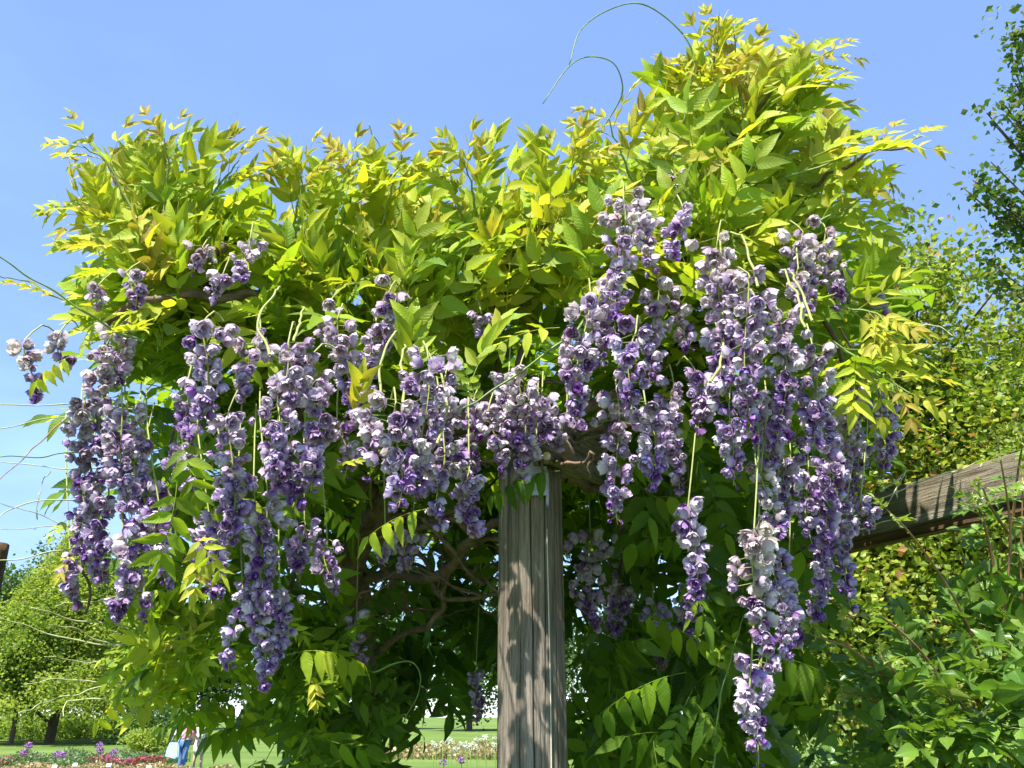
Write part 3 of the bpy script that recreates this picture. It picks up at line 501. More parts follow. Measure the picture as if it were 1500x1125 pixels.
# ------------------------------------------------------------------ wisteria: flowers
def blossom_template(seed, bud=False):
    """Double flower: nested cupped petals, base at -Z, mouth at +Z, radius about 0.6."""
    r_ = np.random.default_rng(seed); A = Acc(); lay = [(3, .32, 2.5, .9)] if bud else [(5, .62, 1.75, .62), (6, .54, 2.05, .5), (6, .42, 2.25, .5), (4, .28, 2.4, .6)]
    sq = r_.uniform(.8, 1.1, 3)
    for li, (nl, R0, span, wid) in enumerate(lay):
        for q in range(nl):
            az = 2 * math.pi * (q + r_.uniform(-.3, .3)) / nl + li * .7; sp_ = span * r_.uniform(.75, 1.15); R1 = R0 * r_.uniform(.88, 1.14); fl = r_.uniform(.0, .42)
            t = np.linspace(0, 1, 4); u = np.array([-1, 0, 1.0]); TT, UU = np.meshgrid(t, u, indexing='ij'); prof = np.array([.35, .95, 1.1, .6])[:, None]
            phi = math.pi - sp_ * TT - .12 * np.abs(UU) * TT; rr = R1 * (1 + fl * TT ** 3) * (1 + r_.normal(0, .05, TT.shape) + .08 * np.abs(UU)); th = az + UU * wid * prof
            P = np.stack([rr * np.sin(phi) * np.cos(th), rr * np.sin(phi) * np.sin(th), rr * np.cos(phi)], -1).reshape(-1, 3) * sq
            i = np.arange(3)[:, None] * 3; j = np.arange(2)[None, :]; F = np.stack([i + j, i + j + 1, i + 4 + j, i + 3 + j], -1).reshape(-1, 4)
            A.add(P, F, np.stack([UU, TT], -1).reshape(-1, 2), np.zeros((12, 3)))
    V, F, U, _ = A.arrays(); return V, F, U
BLO = [blossom_template(40 + i) for i in range(6)]; BUD = [blossom_template(80 + i, True) for i in range(3)]
blo_mesh = {}
def raceme(px, py, py2, wpx, Y, fade=0.25, dens=1.0, single=False, lean=0.0, sparse=False):
    a = at(px, py, Y); b = at(px + lean, py2, Y); Lr = max(0.08, a[2] - b[2]); d0 = project(a)[2][0]; Rr = wpx / FPX * d0 * 0.42
    s = np.linspace(0, 1, 22); ph = rng.uniform(0, 6, 2)
    top = np.array([a[0] + rng.normal(0, .03), a[1] + rng.uniform(.06, .16), a[2] + rng.uniform(.05, .12)])
    ax = np.stack([a[0] + (b[0] - a[0]) * s + .012 * np.sin(s * 5 + ph[0]), np.full(22, a[1]) + .012 * np.sin(s * 4 + ph[1]), a[2] - Lr * s], -1)
    if py > 600:      # low clusters hang on long stalks from the branches above
        up_ = at(px + rng.normal(0, 12), max(540, py - 60 - (py - 600) * .8), Y + .22); pts = np.vstack([up_, up_ * .5 + ax[0] * .5 + [0, -.05, .03], ax])
    else: pts = np.vstack([top, (top + ax[0]) / 2 + [0, 0, .035], ax])
    st = Acc()
    V, F, U = tube(smooth_path(pts, 46), np.linspace(.0026, .0014, len(smooth_path(pts, 46))), 5); st.add(V, F, U)
    bsz = .0255; n = int(max(6, dens * (Lr / .0108) * (0.55 + Rr / .075)))
    if sparse: n = int(n * .5)
    acc = Acc(); singles = []; gold = 2.39996; p0 = rng.uniform(0, 6)
    for q in range(n):
        t = ((q + rng.random()) / n); t = t ** 0.92; k_ = t * 21; k0 = min(int(k_), 20); c = ax[k0] + (ax[k0 + 1] - ax[k0]) * (k_ - k0)
        az = p0 + q * gold + rng.normal(0, .35); rr = Rr * (1 - .78 * t ** 1.4) * rng.uniform(.3, 1.12); rr = max(rr, .012) * (1.0 if rng.random() < .8 else 1.3)
        o_ = np.array([math.cos(az), math.sin(az), 0]); pos = c + o_ * rr + np.array([0, 0, rng.uniform(-.012, .012)])
        bud = t > .86 and rng.random() < .55; axd = nrm(o_ * .8 + np.array([0, 0, rng.uniform(-1.0, .1)]) + rng.normal(0, .25, 3))
        sz = bsz * (1.08 - .35 * t) * rng.uniform(.72, 1.25) * (1.0 if not bud else .8)
        V, F, U = tube([c + [0, 0, .012], (c + pos) / 2 + [0, 0, .006], pos - axd * sz * .2], .0009, 3 + 1); st.add(V, F, U)
        x = nrm(np.cross(axd, [.1, .2, 1])); Rm = np.stack([x, np.cross(axd, x), axd], 1); spin = rng.uniform(0, 6.28); cs, sn = math.cos(spin), math.sin(spin); Rm = Rm @ np.array([[cs, -sn, 0], [sn, cs, 0], [0, 0, 1]])
        tint = np.clip(.70 - .42 * t ** 2 + rng.normal(0, .2), 0, 1); fd = np.clip(fade * (1.4 - 1.3 * t) + .04 + rng.normal(0, .16), 0, .9)
        if bud: tint, fd = .1, 0
        if single: singles.append((Rm, pos, sz, int(rng.integers(6)) if not bud else 6 + int(rng.integers(3)), round(float(tint) * 5) / 5, round(float(fd) * 4) / 4))
        else:
            V, F, U = (BUD if bud else BLO)[int(rng.integers(3 if bud else 6))]; acc.add((V * sz) @ Rm.T + pos, F, U, np.tile([tint, fd, 0], (len(V), 1)))
    r = link('flower_raceme', st.mesh('flower_raceme', M_STALK), None, wist)
    if single:
        for Rm, pos, sz, v, ti, fd in singles:
            key = (v, ti, fd)
            if key not in blo_mesh:
                V, F, U = (BLO + BUD)[v]; blo_mesh[key] = qmesh('blossom', V, F, U, np.tile([ti, fd, 0], (len(V), 1)), mat=M_PETAL)
            o = bpy.data.objects.new('blossom', blo_mesh[key]); COL.objects.link(o); o.parent = r; o.matrix_basis = m4(Rm, pos, sz)
    else: props(link('blossom_cluster', acc.mesh('blossom_cluster', M_PETAL), None, r), kind='stuff')
    return len(singles)
RAC = [ # px, top y, bottom y, width px, Y, fade, single
 (585, 590, 745, 120, 2.12, .45, 1), (625, 520, 730, 110, 2.2, .3, 1), (415, 500, 705, 85, 2.15, .35, 1), (1105, 780, 985, 85, 2.2, .6, 1), (1090, 400, 640, 85, 2.2, .35, 1), (930, 485, 605, 85, 2.15, .15, 1), (1145, 455, 650, 85, 2.25, .4, 1),
 (300, 475, 640, 85, 2.2, .3, 0), (455, 530, 720, 75, 2.2, .3, 0), (375, 490, 590, 60, 2.3, .45, 0), (500, 470, 620, 70, 2.35, .4, 0), (430, 640, 745, 70, 2.2, .2, 0), (340, 600, 800, 85, 2.4, .1, 0), (330, 700, 880, 80, 2.45, .05, 0), (300, 760, 870, 60, 2.5, .05, 0), (385, 720, 890, 85, 2.45, .0, 0),
 (385, 860, 1015, 55, 2.5, .0, 0), (350, 850, 985, 38, 2.5, .0, 0), (410, 860, 975, 55, 2.55, .0, 0), (440, 760, 850, 70, 2.6, .05, 0), (150, 510, 700, 70, 2.5, .45, 0), (120, 590, 740, 60, 2.5, .4, 0), (175, 600, 780, 75, 2.45, .3, 0), (125, 680, 830, 60, 2.55, .25, 0), (200, 640, 800, 70, 2.5, .1, 0), (155, 720, 850, 60, 2.55, .2, 0),
 (185, 780, 915, 70, 2.45, .2, 0), (230, 740, 870, 65, 2.45, .1, 0), (215, 700, 830, 60, 2.55, .1, 0), (105, 820, 890, 40, 2.7, .1, 0), (40, 500, 585, 45, 2.4, .6, 0), (85, 490, 540, 40, 2.4, .5, 0), (175, 480, 570, 60, 2.5, .5, 0), (270, 560, 650, 40, 2.35, .2, 0), (205, 850, 915, 35, 2.5, .1, 0), (140, 800, 860, 40, 2.7, .1, 0),
 (570, 430, 520, 70, 2.4, .4, 0), (545, 480, 600, 60, 2.4, .35, 0), (655, 560, 700, 65, 2.4, .25, 0), (540, 570, 700, 60, 2.35, .4, 0), (690, 590, 700, 60, 2.6, .2, 0), (685, 690, 785, 55, 2.4, .3, 0), (645, 660, 780, 70, 2.35, .2, 0), (700, 460, 500, 45, 2.5, .4, 0), (765, 545, 690, 72, 2.45, .35, 0), (740, 540, 640, 60, 2.55, .4, 0), (780, 650, 705, 32, 2.5, .2, 0),
 (360, 345, 420, 45, 2.4, .5, 0), (295, 360, 400, 55, 2.5, .8, 0), (190, 400, 450, 50, 2.45, .4, 0), (140, 420, 450, 40, 2.5, .4, 0), (320, 400, 440, 40, 2.5, .5, 0), (480, 450, 500, 40, 2.5, .4, 0),
 (910, 290, 490, 75, 2.25, .55, 0), (945, 300, 410, 50, 2.35, .4, 0), (995, 305, 385, 50, 2.3, .2, 0), (990, 250, 290, 35, 2.5, .7, 0), (860, 440, 630, 78, 2.25, .35, 0), (885, 420, 540, 60, 2.35, .4, 0), (960, 420, 560, 60, 2.35, .4, 0), (900, 570, 770, 85, 2.35, .25, 0), (950, 590, 720, 75, 2.3, .2, 0), (985, 560, 720, 60, 2.4, .3, 0), (840, 520, 600, 45, 2.35, .3, 0),
 (1055, 355, 560, 85, 2.25, .55, 0), (1075, 540, 710, 80, 2.25, .2, 0), (1190, 505, 660, 80, 2.3, .45, 0), (1110, 580, 700, 80, 2.35, .25, 0), (1020, 540, 640, 60, 2.4, .2, 0), (1175, 340, 440, 65, 2.55, .5, 0), (1210, 335, 450, 55, 2.6, .5, 0), (1175, 390, 470, 60, 2.4, .5, 0), (1240, 400, 440, 40, 2.7, .3, 0), (1285, 440, 470, 28, 2.8, .1, 0), (1150, 640, 780, 80, 2.45, .2, 0),
 (1205, 590, 830, 80, 2.6, .05, 0), (1245, 570, 720, 75, 2.75, .1, 0), (1290, 580, 700, 55, 2.9, .1, 0), (1180, 680, 800, 65, 2.6, .05, 0), (1235, 740, 890, 50, 2.8, .0, 0), (1210, 760, 930, 55, 2.8, .0, 0), (1120, 690, 800, 60, 2.3, .7, 0), (1140, 800, 970, 60, 2.4, .15, 0), (1115, 960, 1125, 62, 2.45, .1, 0), (1095, 1000, 1095, 40, 2.3, .2, 0), (1265, 735, 765, 30, 2.7, .2, 0),
 (1015, 740, 900, 62, 2.35, .25, 0), (1255, 640, 740, 60, 3.0, .05, 0), (860, 780, 920, 85, 3.3, .2, 0), (905, 800, 940, 80, 3.5, .2, 0), (960, 880, 980, 60, 3.4, .1, 0), (1010, 860, 970, 60, 3.2, .2, 0), (525, 900, 985, 40, 3.3, .1, 0), (600, 780, 840, 60, 3.1, .2, 0), (560, 790, 830, 50, 3.0, .2, 0), (480, 790, 870, 60, 2.8, .1, 0), (700, 980, 1060, 28, 4.6, .1, 0), (1160, 850, 950, 40, 2.6, .1, 0), (900, 1030, 1080, 40, 3.8, .1, 0),
 (800, 570, 660, 48, 2.55, .3, 0), (720, 600, 690, 55, 2.5, .25, 0), (825, 610, 660, 40, 2.6, .2, 0), (410, 640, 720, 60, 2.5, .2, 0), (500, 620, 700, 60, 2.5, .3, 0), (260, 650, 740, 50, 2.6, .2, 0), (1050, 480, 600, 60, 2.5, .3, 0), (1000, 450, 520, 50, 2.5, .4, 0)]
tot = 0
for (x, y0, y1, w, Y, fd, sg) in RAC:
    tot += raceme(x, y0, y1, w, Y, fd, single=bool(sg) and tot < 300, lean=rng.normal(0, 8))
for px in [[(395, 520), (380, 470), (400, 430), (410, 420)], [(1110, 420), (1100, 380), (1085, 345), (1070, 340)], [(1180, 480), (1165, 430), (1150, 395)], [(1190, 470), (1170, 420), (1160, 400)], [(555, 600), (560, 530), (575, 490), (590, 488)], [(590, 590), (590, 530), (592, 500)], [(640, 650), (655, 600), (640, 540), (620, 500)], [(1040, 560), (1060, 510), (1055, 350)], [(430, 500), (440, 470), (445, 450)]]:
    tendril(px, 2.15, 2.3, .0042, .0032, M_STALK, 'bare_flower_stalk')

# ------------------------------------------------------------------ rose bush by the beam
def rose_leaf(seed):
    r_ = np.random.default_rng(seed); A = Acc(); Lr = .11; pairs = 3 if r_.random() < .5 else 2
    s = np.linspace(0, 1, 6); rach = np.stack([0 * s, Lr * s, -.02 * s ** 2], -1); V, F, U = tube(rach, .0014, 4); A.add(V, F, np.stack([np.full(len(V), .02), U[:, 1]], -1), np.tile([.3, .2, 0], (len(V), 1)))
    spots = [(.35 + .5 * q / max(pairs - 1, 1), sg) for q in range(pairs) for sg in (-1, 1)] + [(1.0, 0)]
    for t, sg in spots:
        a = 1.15 * sg * r_.uniform(.85, 1.1); d = nrm([math.sin(a), math.cos(a), r_.normal(-.1, .15)]); Lf = .055 * r_.uniform(.85, 1.2)
        P, F_, UV = leaflet(Lf, Lf * .62, .3 * r_.uniform(.5, 1.3), r_.uniform(0, .3), .03, 6, 5, r_); P = P @ frame(d, nrm([0, 0, 1] + r_.normal(0, .2, 3))).T + [0, Lr * t, -.02 * t * t]
        A.add(P, F_, UV, np.tile([r_.uniform(0, 1), r_.normal(0, .06), 0], (len(P), 1)))
    return A.arrays()
RT = [rose_leaf(900 + i) for i in range(8)]
rb = empty('rose_bush', (2.0, 3.0, 0)); props(rb, 'glossy green rose bush with upright reddish shoots in front of the bare beam', 'bush')
rose_items = []
def rose_put(p, d, n, age, s): rose_items.append((np.asarray(p), frame(d, n), s, int(rng.integers(8)), float(np.clip(age, 0, 1))))
RP = [(1330, 960), (1400, 900), (1480, 860), (1560, 820), (1640, 860), (1660, 1200), (1240, 1200), (1290, 1060)]
for q in sample_poly(RP, 520):
    dd = edge_dist(RP, q); th_ = .5 * min(1, math.sqrt((dd + 10) / 150)); Y = 2.95 - th_ + abs(rng.normal(0, .2)) if rng.random() < .75 else 2.95 + rng.uniform(0, .6)
    p = at(q[0], q[1], Y); o_ = nrm(p - at(1480, 1060, 3.0)); rose_put(p, nrm(o_ * .7 + [0, 0, .35] + rng.normal(0, .5, 3)), nrm(np.array([-.2, -.35, .9]) + rng.normal(0, .35, 3)), .35 + rng.normal(0, .2), rng.uniform(.8, 1.35))
canes = [[(1500, 1150), (1450, 1000), (1400, 880), (1340, 790), (1300, 748)], [(1480, 1150), (1470, 950), (1480, 780), (1462, 650)], [(1470, 900), (1440, 760), (1424, 742)], [(1476, 780), (1450, 740), (1440, 715)], [(1420, 1150), (1380, 1000), (1300, 910), (1240, 903)], [(1350, 1160), (1330, 1040), (1260, 960), (1190, 930)], [(1460, 1150), (1400, 1020), (1330, 1000), (1290, 960)], [(1550, 1100), (1500, 900), (1498, 700)], [(1380, 1150), (1300, 1040), (1230, 1010)], [(1480, 800), (1490, 700), (1500, 640)]]
for ci, cpx in enumerate(canes):
    P = [at(x, y, 2.9 - .12 * i) for i, (x, y) in enumerate(cpx)]; sp_ = smooth_path(P, 30); V, F, U = tube(sp_, np.linspace(.006, .0022, len(sp_)), 6); link('cane', qmesh('cane', V, F, U, mat=M_CANE), None, rb)
    for k_ in range(6, len(sp_), 3):
        o_ = rng.normal(0, 1, 3); o_[2] = abs(o_[2]) * .8; tip = k_ / len(sp_); rose_put(sp_[k_], nrm(o_), nrm(np.array([0, -.4, .9]) + rng.normal(0, .3, 3)), .35 + .5 * tip * tip, (1.05 - .6 * tip) * rng.uniform(.8, 1.1))
    for k_ in range(3): rose_put(sp_[-1], nrm((sp_[-1] - sp_[-3]) * 10 + rng.normal(0, .35, 3)), rng.normal(0, 1, 3), .95, .32)
vis = sorted(range(len(rose_items)), key=lambda i: rose_items[i][0][1]); near = set(vis[:260]); rm = {}; racc = Acc()
for i, (p, Rm, s, v, ag) in enumerate(rose_items):
    V, F, U, A = RT[v]
    if i in near:
        ab = round(ag * 5) / 5
        if (v, ab) not in rm: A = A.copy(); A[:, 1] = np.clip(A[:, 1] + ab, 0, 1); rm[(v, ab)] = qmesh('rose_leaf', V, F, U, A, mat=M_ROSE)
        o = bpy.data.objects.new('leaf', rm[(v, ab)]); COL.objects.link(o); o.parent = rb; o.matrix_parent_inverse = Matrix.Translation(-rb.location); o.matrix_basis = m4(Rm, p, s)
    else: A = A.copy(); A[:, 1] = np.clip(A[:, 1] + ag, 0, 1); racc.add((V * s) @ Rm.T + p, F, U, A)
props(link('foliage', racc.mesh('foliage', M_ROSE), None, rb), kind='stuff')

# ------------------------------------------------------------------ trees
def leaf_quads(C, size, age, r_, flat=.5):
    n = len(C); d = r_.normal(0, 1, (n, 3)); d[:, 2] *= .6; d /= np.linalg.norm(d, axis=1)[:, None]
    u = r_.normal(0, 1, (n, 3)); u[:, 2] += flat; sd = np.cross(d, u); sd /= np.linalg.norm(sd, axis=1)[:, None] + 1e-9; s = (size * r_.uniform(.6, 1.3, n))[:, None]
    up = np.cross(sd, d); V = np.stack([C, C + d * s * .5 + sd * s * .36 + up * s * .08, C + d * s, C + d * s * .5 - sd * s * .36 + up * s * .08], 1).reshape(-1, 3)
    F = np.arange(4 * n).reshape(-1, 4); A = np.repeat(np.stack([r_.uniform(0, 1, n), age, np.zeros(n)], -1), 4, axis=0); return V, F, np.tile([[0, 0], [1, .5], [0, 1], [-1, .5]], (n, 1)), A
def crown_points(r_, clumps, per, sig): 
    n = len(clumps); P = np.repeat(clumps, per, axis=0) + r_.normal(0, 1, (n * per, 3)) * sig; return P
def tree(name, label, base, h, trunk_r, crown_fn, leaf, mat, n_clump, per, sig, seed, lean=(0, 0), cat='tree', group=None, age=(0.45, .18), limbs=14):
    r_ = np.random.default_rng(seed); root = empty(name, base); props(root, label, cat, group)
    b = np.array(base, float); top = b + np.array([lean[0], lean[1], h * .93]); ph = r_.uniform(0, 6)
    s = np.linspace(0, 1, 14)[:, None]; tr = b + (top - b) * s + np.array([.012 * h, .012 * h, 0]) * np.sin(s * 5 + ph); tr[0, 2] -= .15
    cl = crown_fn(r_, n_clump) + b; acc = Acc(); V, F, U = tube(tr, np.linspace(trunk_r, trunk_r * .12, 14), 10); acc.add(V, F, U)
    for q in r_.choice(len(cl), min(limbs, len(cl)), replace=False):
        e_ = cl[q]; hz = np.linalg.norm((e_ - b)[:2]); f = np.clip(((e_[2] - b[2]) - .45 * hz) / h, .12, .85); k_ = int(f * 13); st = tr[k_]; mid = (st + e_) / 2 + np.array([0, 0, .08 * hz])
        pp = smooth_path([st, mid, e_], 10); V, F, U = tube(pp, np.linspace(trunk_r * .38 * (1 - f * .6), trunk_r * .06, len(pp)), 6); acc.add(V, F, U)
    link('trunk', acc.mesh('trunk', M_TREEBARK), None, root)
    P = crown_points(r_, cl, per, sig); ca = np.repeat(r_.normal(0, .6, len(cl)), per)
    V, F, U, A = leaf_quads(P, leaf, np.clip(age[0] + age[1] * (ca + r_.normal(0, .8, len(P))), 0, 1), r_)
    link('crown', qmesh('crown', V, F, U, A, False, mat), None, root); return root
def ellip(rx, ry, z0, z1, shell=.55, low=0.0):
    def f(r_, n):
        d = r_.normal(0, 1, (n, 3)); d /= np.linalg.norm(d, axis=1)[:, None]; rad = (shell + (1 - shell) * r_.random(n)) ; lump = 1 + .16 * np.sin(d[:, 0] * 5 + 1) * np.cos(d[:, 2] * 6) + .1 * np.sin(d[:, 1] * 9)
        P = d * (rad * lump)[:, None]; return np.stack([P[:, 0] * rx, P[:, 1] * ry, (z0 + z1) / 2 + P[:, 2] * (z1 - z0) / 2], -1)
    return f
def cone(rb_, z0, z1):
    def f(r_, n):
        t = r_.random(n) ** 1.5; a = r_.uniform(0, 6.28, n); rr = rb_ * (1 - t) ** 1.05 * (0.35 + .65 * np.sqrt(r_.random(n))) * (1 + .12 * np.sin(a * 4 + t * 9)); return np.stack([np.cos(a) * rr, np.sin(a) * rr, z0 + (z1 - z0) * t - .12 * rr], -1)
    return f
def gp(px, py, Y): p = at(px, py, Y); return p
def base_at(px, Y): x = at(px, 1050, Y)[0]; return (x, Y, float(ground_z(np.array(x), np.array(Y))))
# yellow-green trees behind the beam
tree('broadleaf_tree', 'tall yellow-green tree with reddish tips rising behind the bare beam', base_at(1400, 13.5), 9.2, .17, ellip(2.7, 2.6, .5, 9.3, .35), .12, M_BEECH, 700, 75, .24, 21, limbs=60, age=(.5, .24))
tree('broadleaf_tree', 'lower yellow-green tree filling the space beneath the bare beam', base_at(1270, 15.0), 5.0, .12, ellip(2.4, 2.0, .7, 5.0, .3), .13, M_BEECH, 260, 70, .30, 22, limbs=30, age=(.5, .22))
tree('broadleaf_tree', 'yellow-green tree standing behind the rose bush at the frame of the beam', base_at(1560, 14.0), 7.2, .15, ellip(2.4, 2.2, .6, 7.4, .35), .12, M_BEECH, 360, 70, .30, 23, limbs=30, age=(.5, .22))
def side_sprays(r_, n):
    out = []
    ends = [at(1480, 20, 9.0), at(1455, 140, 9.0), at(1410, 255, 9.0), at(1435, 330, 9.2), at(1445, 400, 9.2), at(1490, 90, 9.0), at(1480, 300, 9.3), at(1500, 200, 9.2), at(1460, 290, 9.1)]
    root = np.array(base_at(1790, 9.6))
    for e_ in ends:
        st = np.array([root[0] - .3, 9.5, e_[2] - .9]); q = r_.random(n // 14); out.append(st + (e_ - st) * (q ** .8)[:, None] + r_.normal(0, .10, (len(q), 3)) - root)
    out.append(ellip(.9, 1.5, 1.5, 8.6, .3)(r_, 90)); return np.vstack(out)
tree('broadleaf_tree', 'darker green tree reaching sparse leafy branches into the open sky', base_at(1790, 9.6), 8.6, .13, side_sprays, .10, M_DARKLEAF, 330, 13, .10, 24, limbs=120, age=(.5, .28))
# far trees beyond the lawn
tree('conical_tree', 'feathery light green conical tree standing on the far lawn', base_at(82, 62), 14.0, .33, cone(7.6, 3.0, 14.6), .22, M_CONE, 1100, 75, .36, 31, limbs=9, age=(.45, .22))
tree('young_tree', 'slim young tree with a thin pale trunk beside the conical tree', base_at(20, 58), 7.6, .16, ellip(2.6, 2.3, 2.6, 8.0, .3), .24, M_CONE, 220, 70, .36, 32, limbs=20, age=(.2, .2))
far = [(-10, 95, 17, 'tall blue-green tree showing over the young tree'), (45, 100, 18, 'dark broad tree beyond the conical tree'), (130, 105, 16, 'dense green tree behind the conical tree'), (210, 100, 13, 'rounded green tree behind the bright shrub'), (300, 110, 15, 'far green tree behind the two visitors'), (430, 105, 14, 'far green tree seen through the low wisteria leaves'), (570, 110, 13, 'far green tree above the white alliums'), (690, 100, 15, 'far bright tree seen through the gap beside the post'), (800, 112, 14, 'far green tree directly behind the main post'), (930, 105, 15, 'far green tree behind the hanging leaves'), (1060, 100, 14, 'far green tree behind the longest flower cluster'), (1170, 110, 16, 'far green tree beside the lower yellow-green tree')]
for i, (px, Y, h, lab) in enumerate(far):
    tree('park_tree', lab, base_at(px, Y), h, .35, ellip(h * .36, h * .34, h * .08, h, .4), .42, M_FAR if i % 3 else M_DARKLEAF, 200, 60, .7, 50 + i, group='trees beyond the lawn', age=(.45 + .1 * (i % 3), .25), limbs=12)
def shrub(name, label, base, rx, h, mat, seed, leaf=.12, n=120, per=30, age=(.5, .2), group=None, cat='shrub'):
    r_ = np.random.default_rng(seed); root = empty(name, base); props(root, label, cat, group); b = np.array(base)
    cl = ellip(rx, rx * .8, .05, h, .4)(r_, n) + b; cl[:, 2] = np.maximum(cl[:, 2], b[2] + .03); acc = Acc()
    for q in range(10):
        pp = smooth_path([b + r_.normal(0, .08, 3) * [1, 1, 0], (b + cl[q]) / 2, cl[q]], 8); V, F, U = tube(pp, np.linspace(.03, .008, len(pp)), 5); acc.add(V, F, U)
    link('stems', acc.mesh('stem', M_TREEBARK), None, root).name = 'stem'
    P = crown_points(r_, cl, per, rx * .13); V, F, U, A = leaf_quads(P, leaf, np.clip(age[0] + age[1] * r_.normal(0, 1, len(P)), 0, 1), r_); link('foliage', qmesh('foliage', V, F, U, A, False, mat), None, root); return root
shrub('round_shrub', 'bright yellow-green mound of a shrub next to the white sign', base_at(224, 44), 1.15, 1.05, M_CONE, 71, .13)
shrub('dark_shrub', 'dark shrub behind the bright mound and the white sign', base_at(235, 60), 3.2, 1.9, M_DARKLEAF, 72, .22, age=(.15, .12))
shrub('low_shrub', 'low green shrub at the foot of the conical tree', base_at(40, 70), 4.0, 1.6, M_CONE, 73, .25, age=(.2, .15)); shrub('low_shrub', 'wide green shrub between the two far trunks', base_at(130, 72), 3.6, 1.5, M_CONE, 74, .25, age=(.25, .15))
shrub('low_shrub', 'shaded low shrub under the yellow-green trees by the rose', base_at(1250, 12.5), 1.0, 1.1, M_DARKLEAF, 75, .09, age=(.3, .2)); shrub('low_shrub', 'leafy low shrub behind the lower rose canes', base_at(1400, 11.0), 1.2, 1.25, M_BEECH, 76, .09, age=(.3, .2))

# ------------------------------------------------------------------ flower beds, alliums, plant labels, sign, visitors
def bed(name, label, x0, x1, y0, y1, h, n, mat, size, seed, cat='flowers'):
    r_ = np.random.default_rng(seed); x = r_.uniform(x0, x1, n); y = r_.uniform(y0, y1, n); z = ground_z(x, y) + h * (.25 + .75 * r_.random(n)) * (.6 + .4 * np.sin(x * 1.7 + y) ** 2)
    V, F, U, A = leaf_quads(np.stack([x, y, z], -1), size, r_.random(n), r_, .2); b = np.stack([x, y, ground_z(x, y)], -1); w = np.array([.012, 0, 0])
    S = np.stack([b - w, b + w, np.stack([x, y, z], -1) + w * .5, np.stack([x, y, z], -1) - w * .5], 1).reshape(-1, 3)
    V = np.vstack([V, S]); F = np.vstack([F, np.arange(4 * n).reshape(-1, 4) + 4 * n]); A = np.vstack([A, np.tile([.3, 0, 0], (4 * n, 1))]); U = np.vstack([U, np.zeros((4 * n, 2))])
    o = link(name, qmesh(name, V, F, U, A, False, mat)); props(o, label, cat, kind='stuff'); return o
M_RED = tree_leaf('red_flower', [(0, (.06, .12, .03)), (.35, (.3, .03, .06)), (1, (.5, .08, .14))], .25); M_TAN = tree_leaf('dry_plants', [(0, (.16, .17, .05)), (.5, (.36, .26, .14)), (1, (.5, .40, .24))], .25); M_GREY = tree_leaf('bed_leaves', [(0, (.07, .14, .05)), (.6, (.16, .24, .11)), (1, (.3, .32, .1))], .3); M_PINK = tree_leaf('pink_flower', [(0, (.08, .15, .04)), (.4, (.45, .06, .2)), (1, (.6, .2, .35))], .25)
bed('red_flowers', 'mass of dark red flowers in the far bed beside the tan plants', at(0, 1100, 31)[0] - 2.5, at(32, 1100, 31)[0], 29, 33, .42, 1500, M_RED, .09, 81)
bed('tan_plants', 'dry tan and cream plants along the front of the far bed', at(20, 1100, 29)[0], at(260, 1100, 29)[0], 27, 29.5, .26, 3600, M_TAN, .09, 82)
bed('border_leaves', 'grey-green leaves filling the middle of the far bed', at(20, 1100, 33)[0], at(240, 1100, 33)[0], 30.5, 36, .45, 4200, M_GREY, .10, 83)
bed('pink_flowers', 'magenta flowers in the far bed close to the visitors', at(165, 1100, 31)[0], at(255, 1100, 31)[0], 29.4, 30.6, .42, 900, M_RED, .09, 84); bed('magenta_flowers', 'small clump of bright magenta flowers among grey leaves', at(160, 1100, 30)[0], at(200, 1100, 30)[0], 29.4, 30.4, .5, 200, M_PINK, .1, 85)
bed('cream_plants', 'pale cream plants at the feet of the two visitors', at(250, 1100, 27)[0], at(330, 1100, 27)[0], 26.6, 28, .28, 900, M_TAN, .09, 86); bed('tall_grass', 'thin green flower stems and grass beneath the white alliums', at(570, 1100, 19)[0], at(840, 1100, 19)[0], 17, 21, .55, 2600, M_CONE, .10, 87, 'grass')
bed('pale_meadow', 'pale flowering meadow strip beyond the white alliums', at(560, 1100, 40)[0], at(850, 1100, 40)[0], 38, 46, .5, 3500, M_TAN, .16, 88)
M_ALW = plain('white_allium', (.52, .55, .42), .7, .2, .1, 60); M_ALP = plain('purple_allium', (.28, .12, .36), .7, .2, .2, 60); M_ASTEM = plain('allium_stem', (.22, .34, .08), .6, .2, .2, 20)
def allium_mesh(seed, mat):
    r_ = np.random.default_rng(seed); d = r_.normal(0, 1, (90, 3)); d /= np.linalg.norm(d, axis=1)[:, None]; V, F, U, A = leaf_quads(d * .045 * r_.uniform(.75, 1, 90)[:, None], .026, np.full(90, .5), r_); return qmesh('flower_head', V, F, U, A, False, mat)
HW = [allium_mesh(i, M_ALW) for i in range(3)]; HP = [allium_mesh(5 + i, M_ALP) for i in range(2)]
def allium(px, py, Y, heads, i, label, group, s):
    p = at(px, py, Y); gz = float(ground_z(p[0], p[1])); root = empty('allium', (p[0] + .02, p[1], gz)); props(root, label, 'flower', group)
    V, F, U = tube(smooth_path([(p[0] + .02, p[1], gz - .03), (p[0] + .015, p[1], (gz + p[2]) / 2), p], 8), .008, 5); link('stem', qmesh('stem', V, F, U, mat=M_ASTEM), None, root)
    h = bpy.data.objects.new('flower_head', heads[i % len(heads)]); COL.objects.link(h); h.parent = root; h.matrix_parent_inverse = Matrix.Translation(-root.location); h.location = p; h.scale = (s,) * 3
for i in range(34):
    allium(636 + i * 6.1 + rng.uniform(-4, 4), 1086 + rng.uniform(-7, 8) + (8 if i % 5 == 0 else 0), rng.uniform(17.5, 21), HW, i, 'white globe-headed allium in the border between the dark leaves and post', 'white alliums', rng.uniform(.95, 1.35))
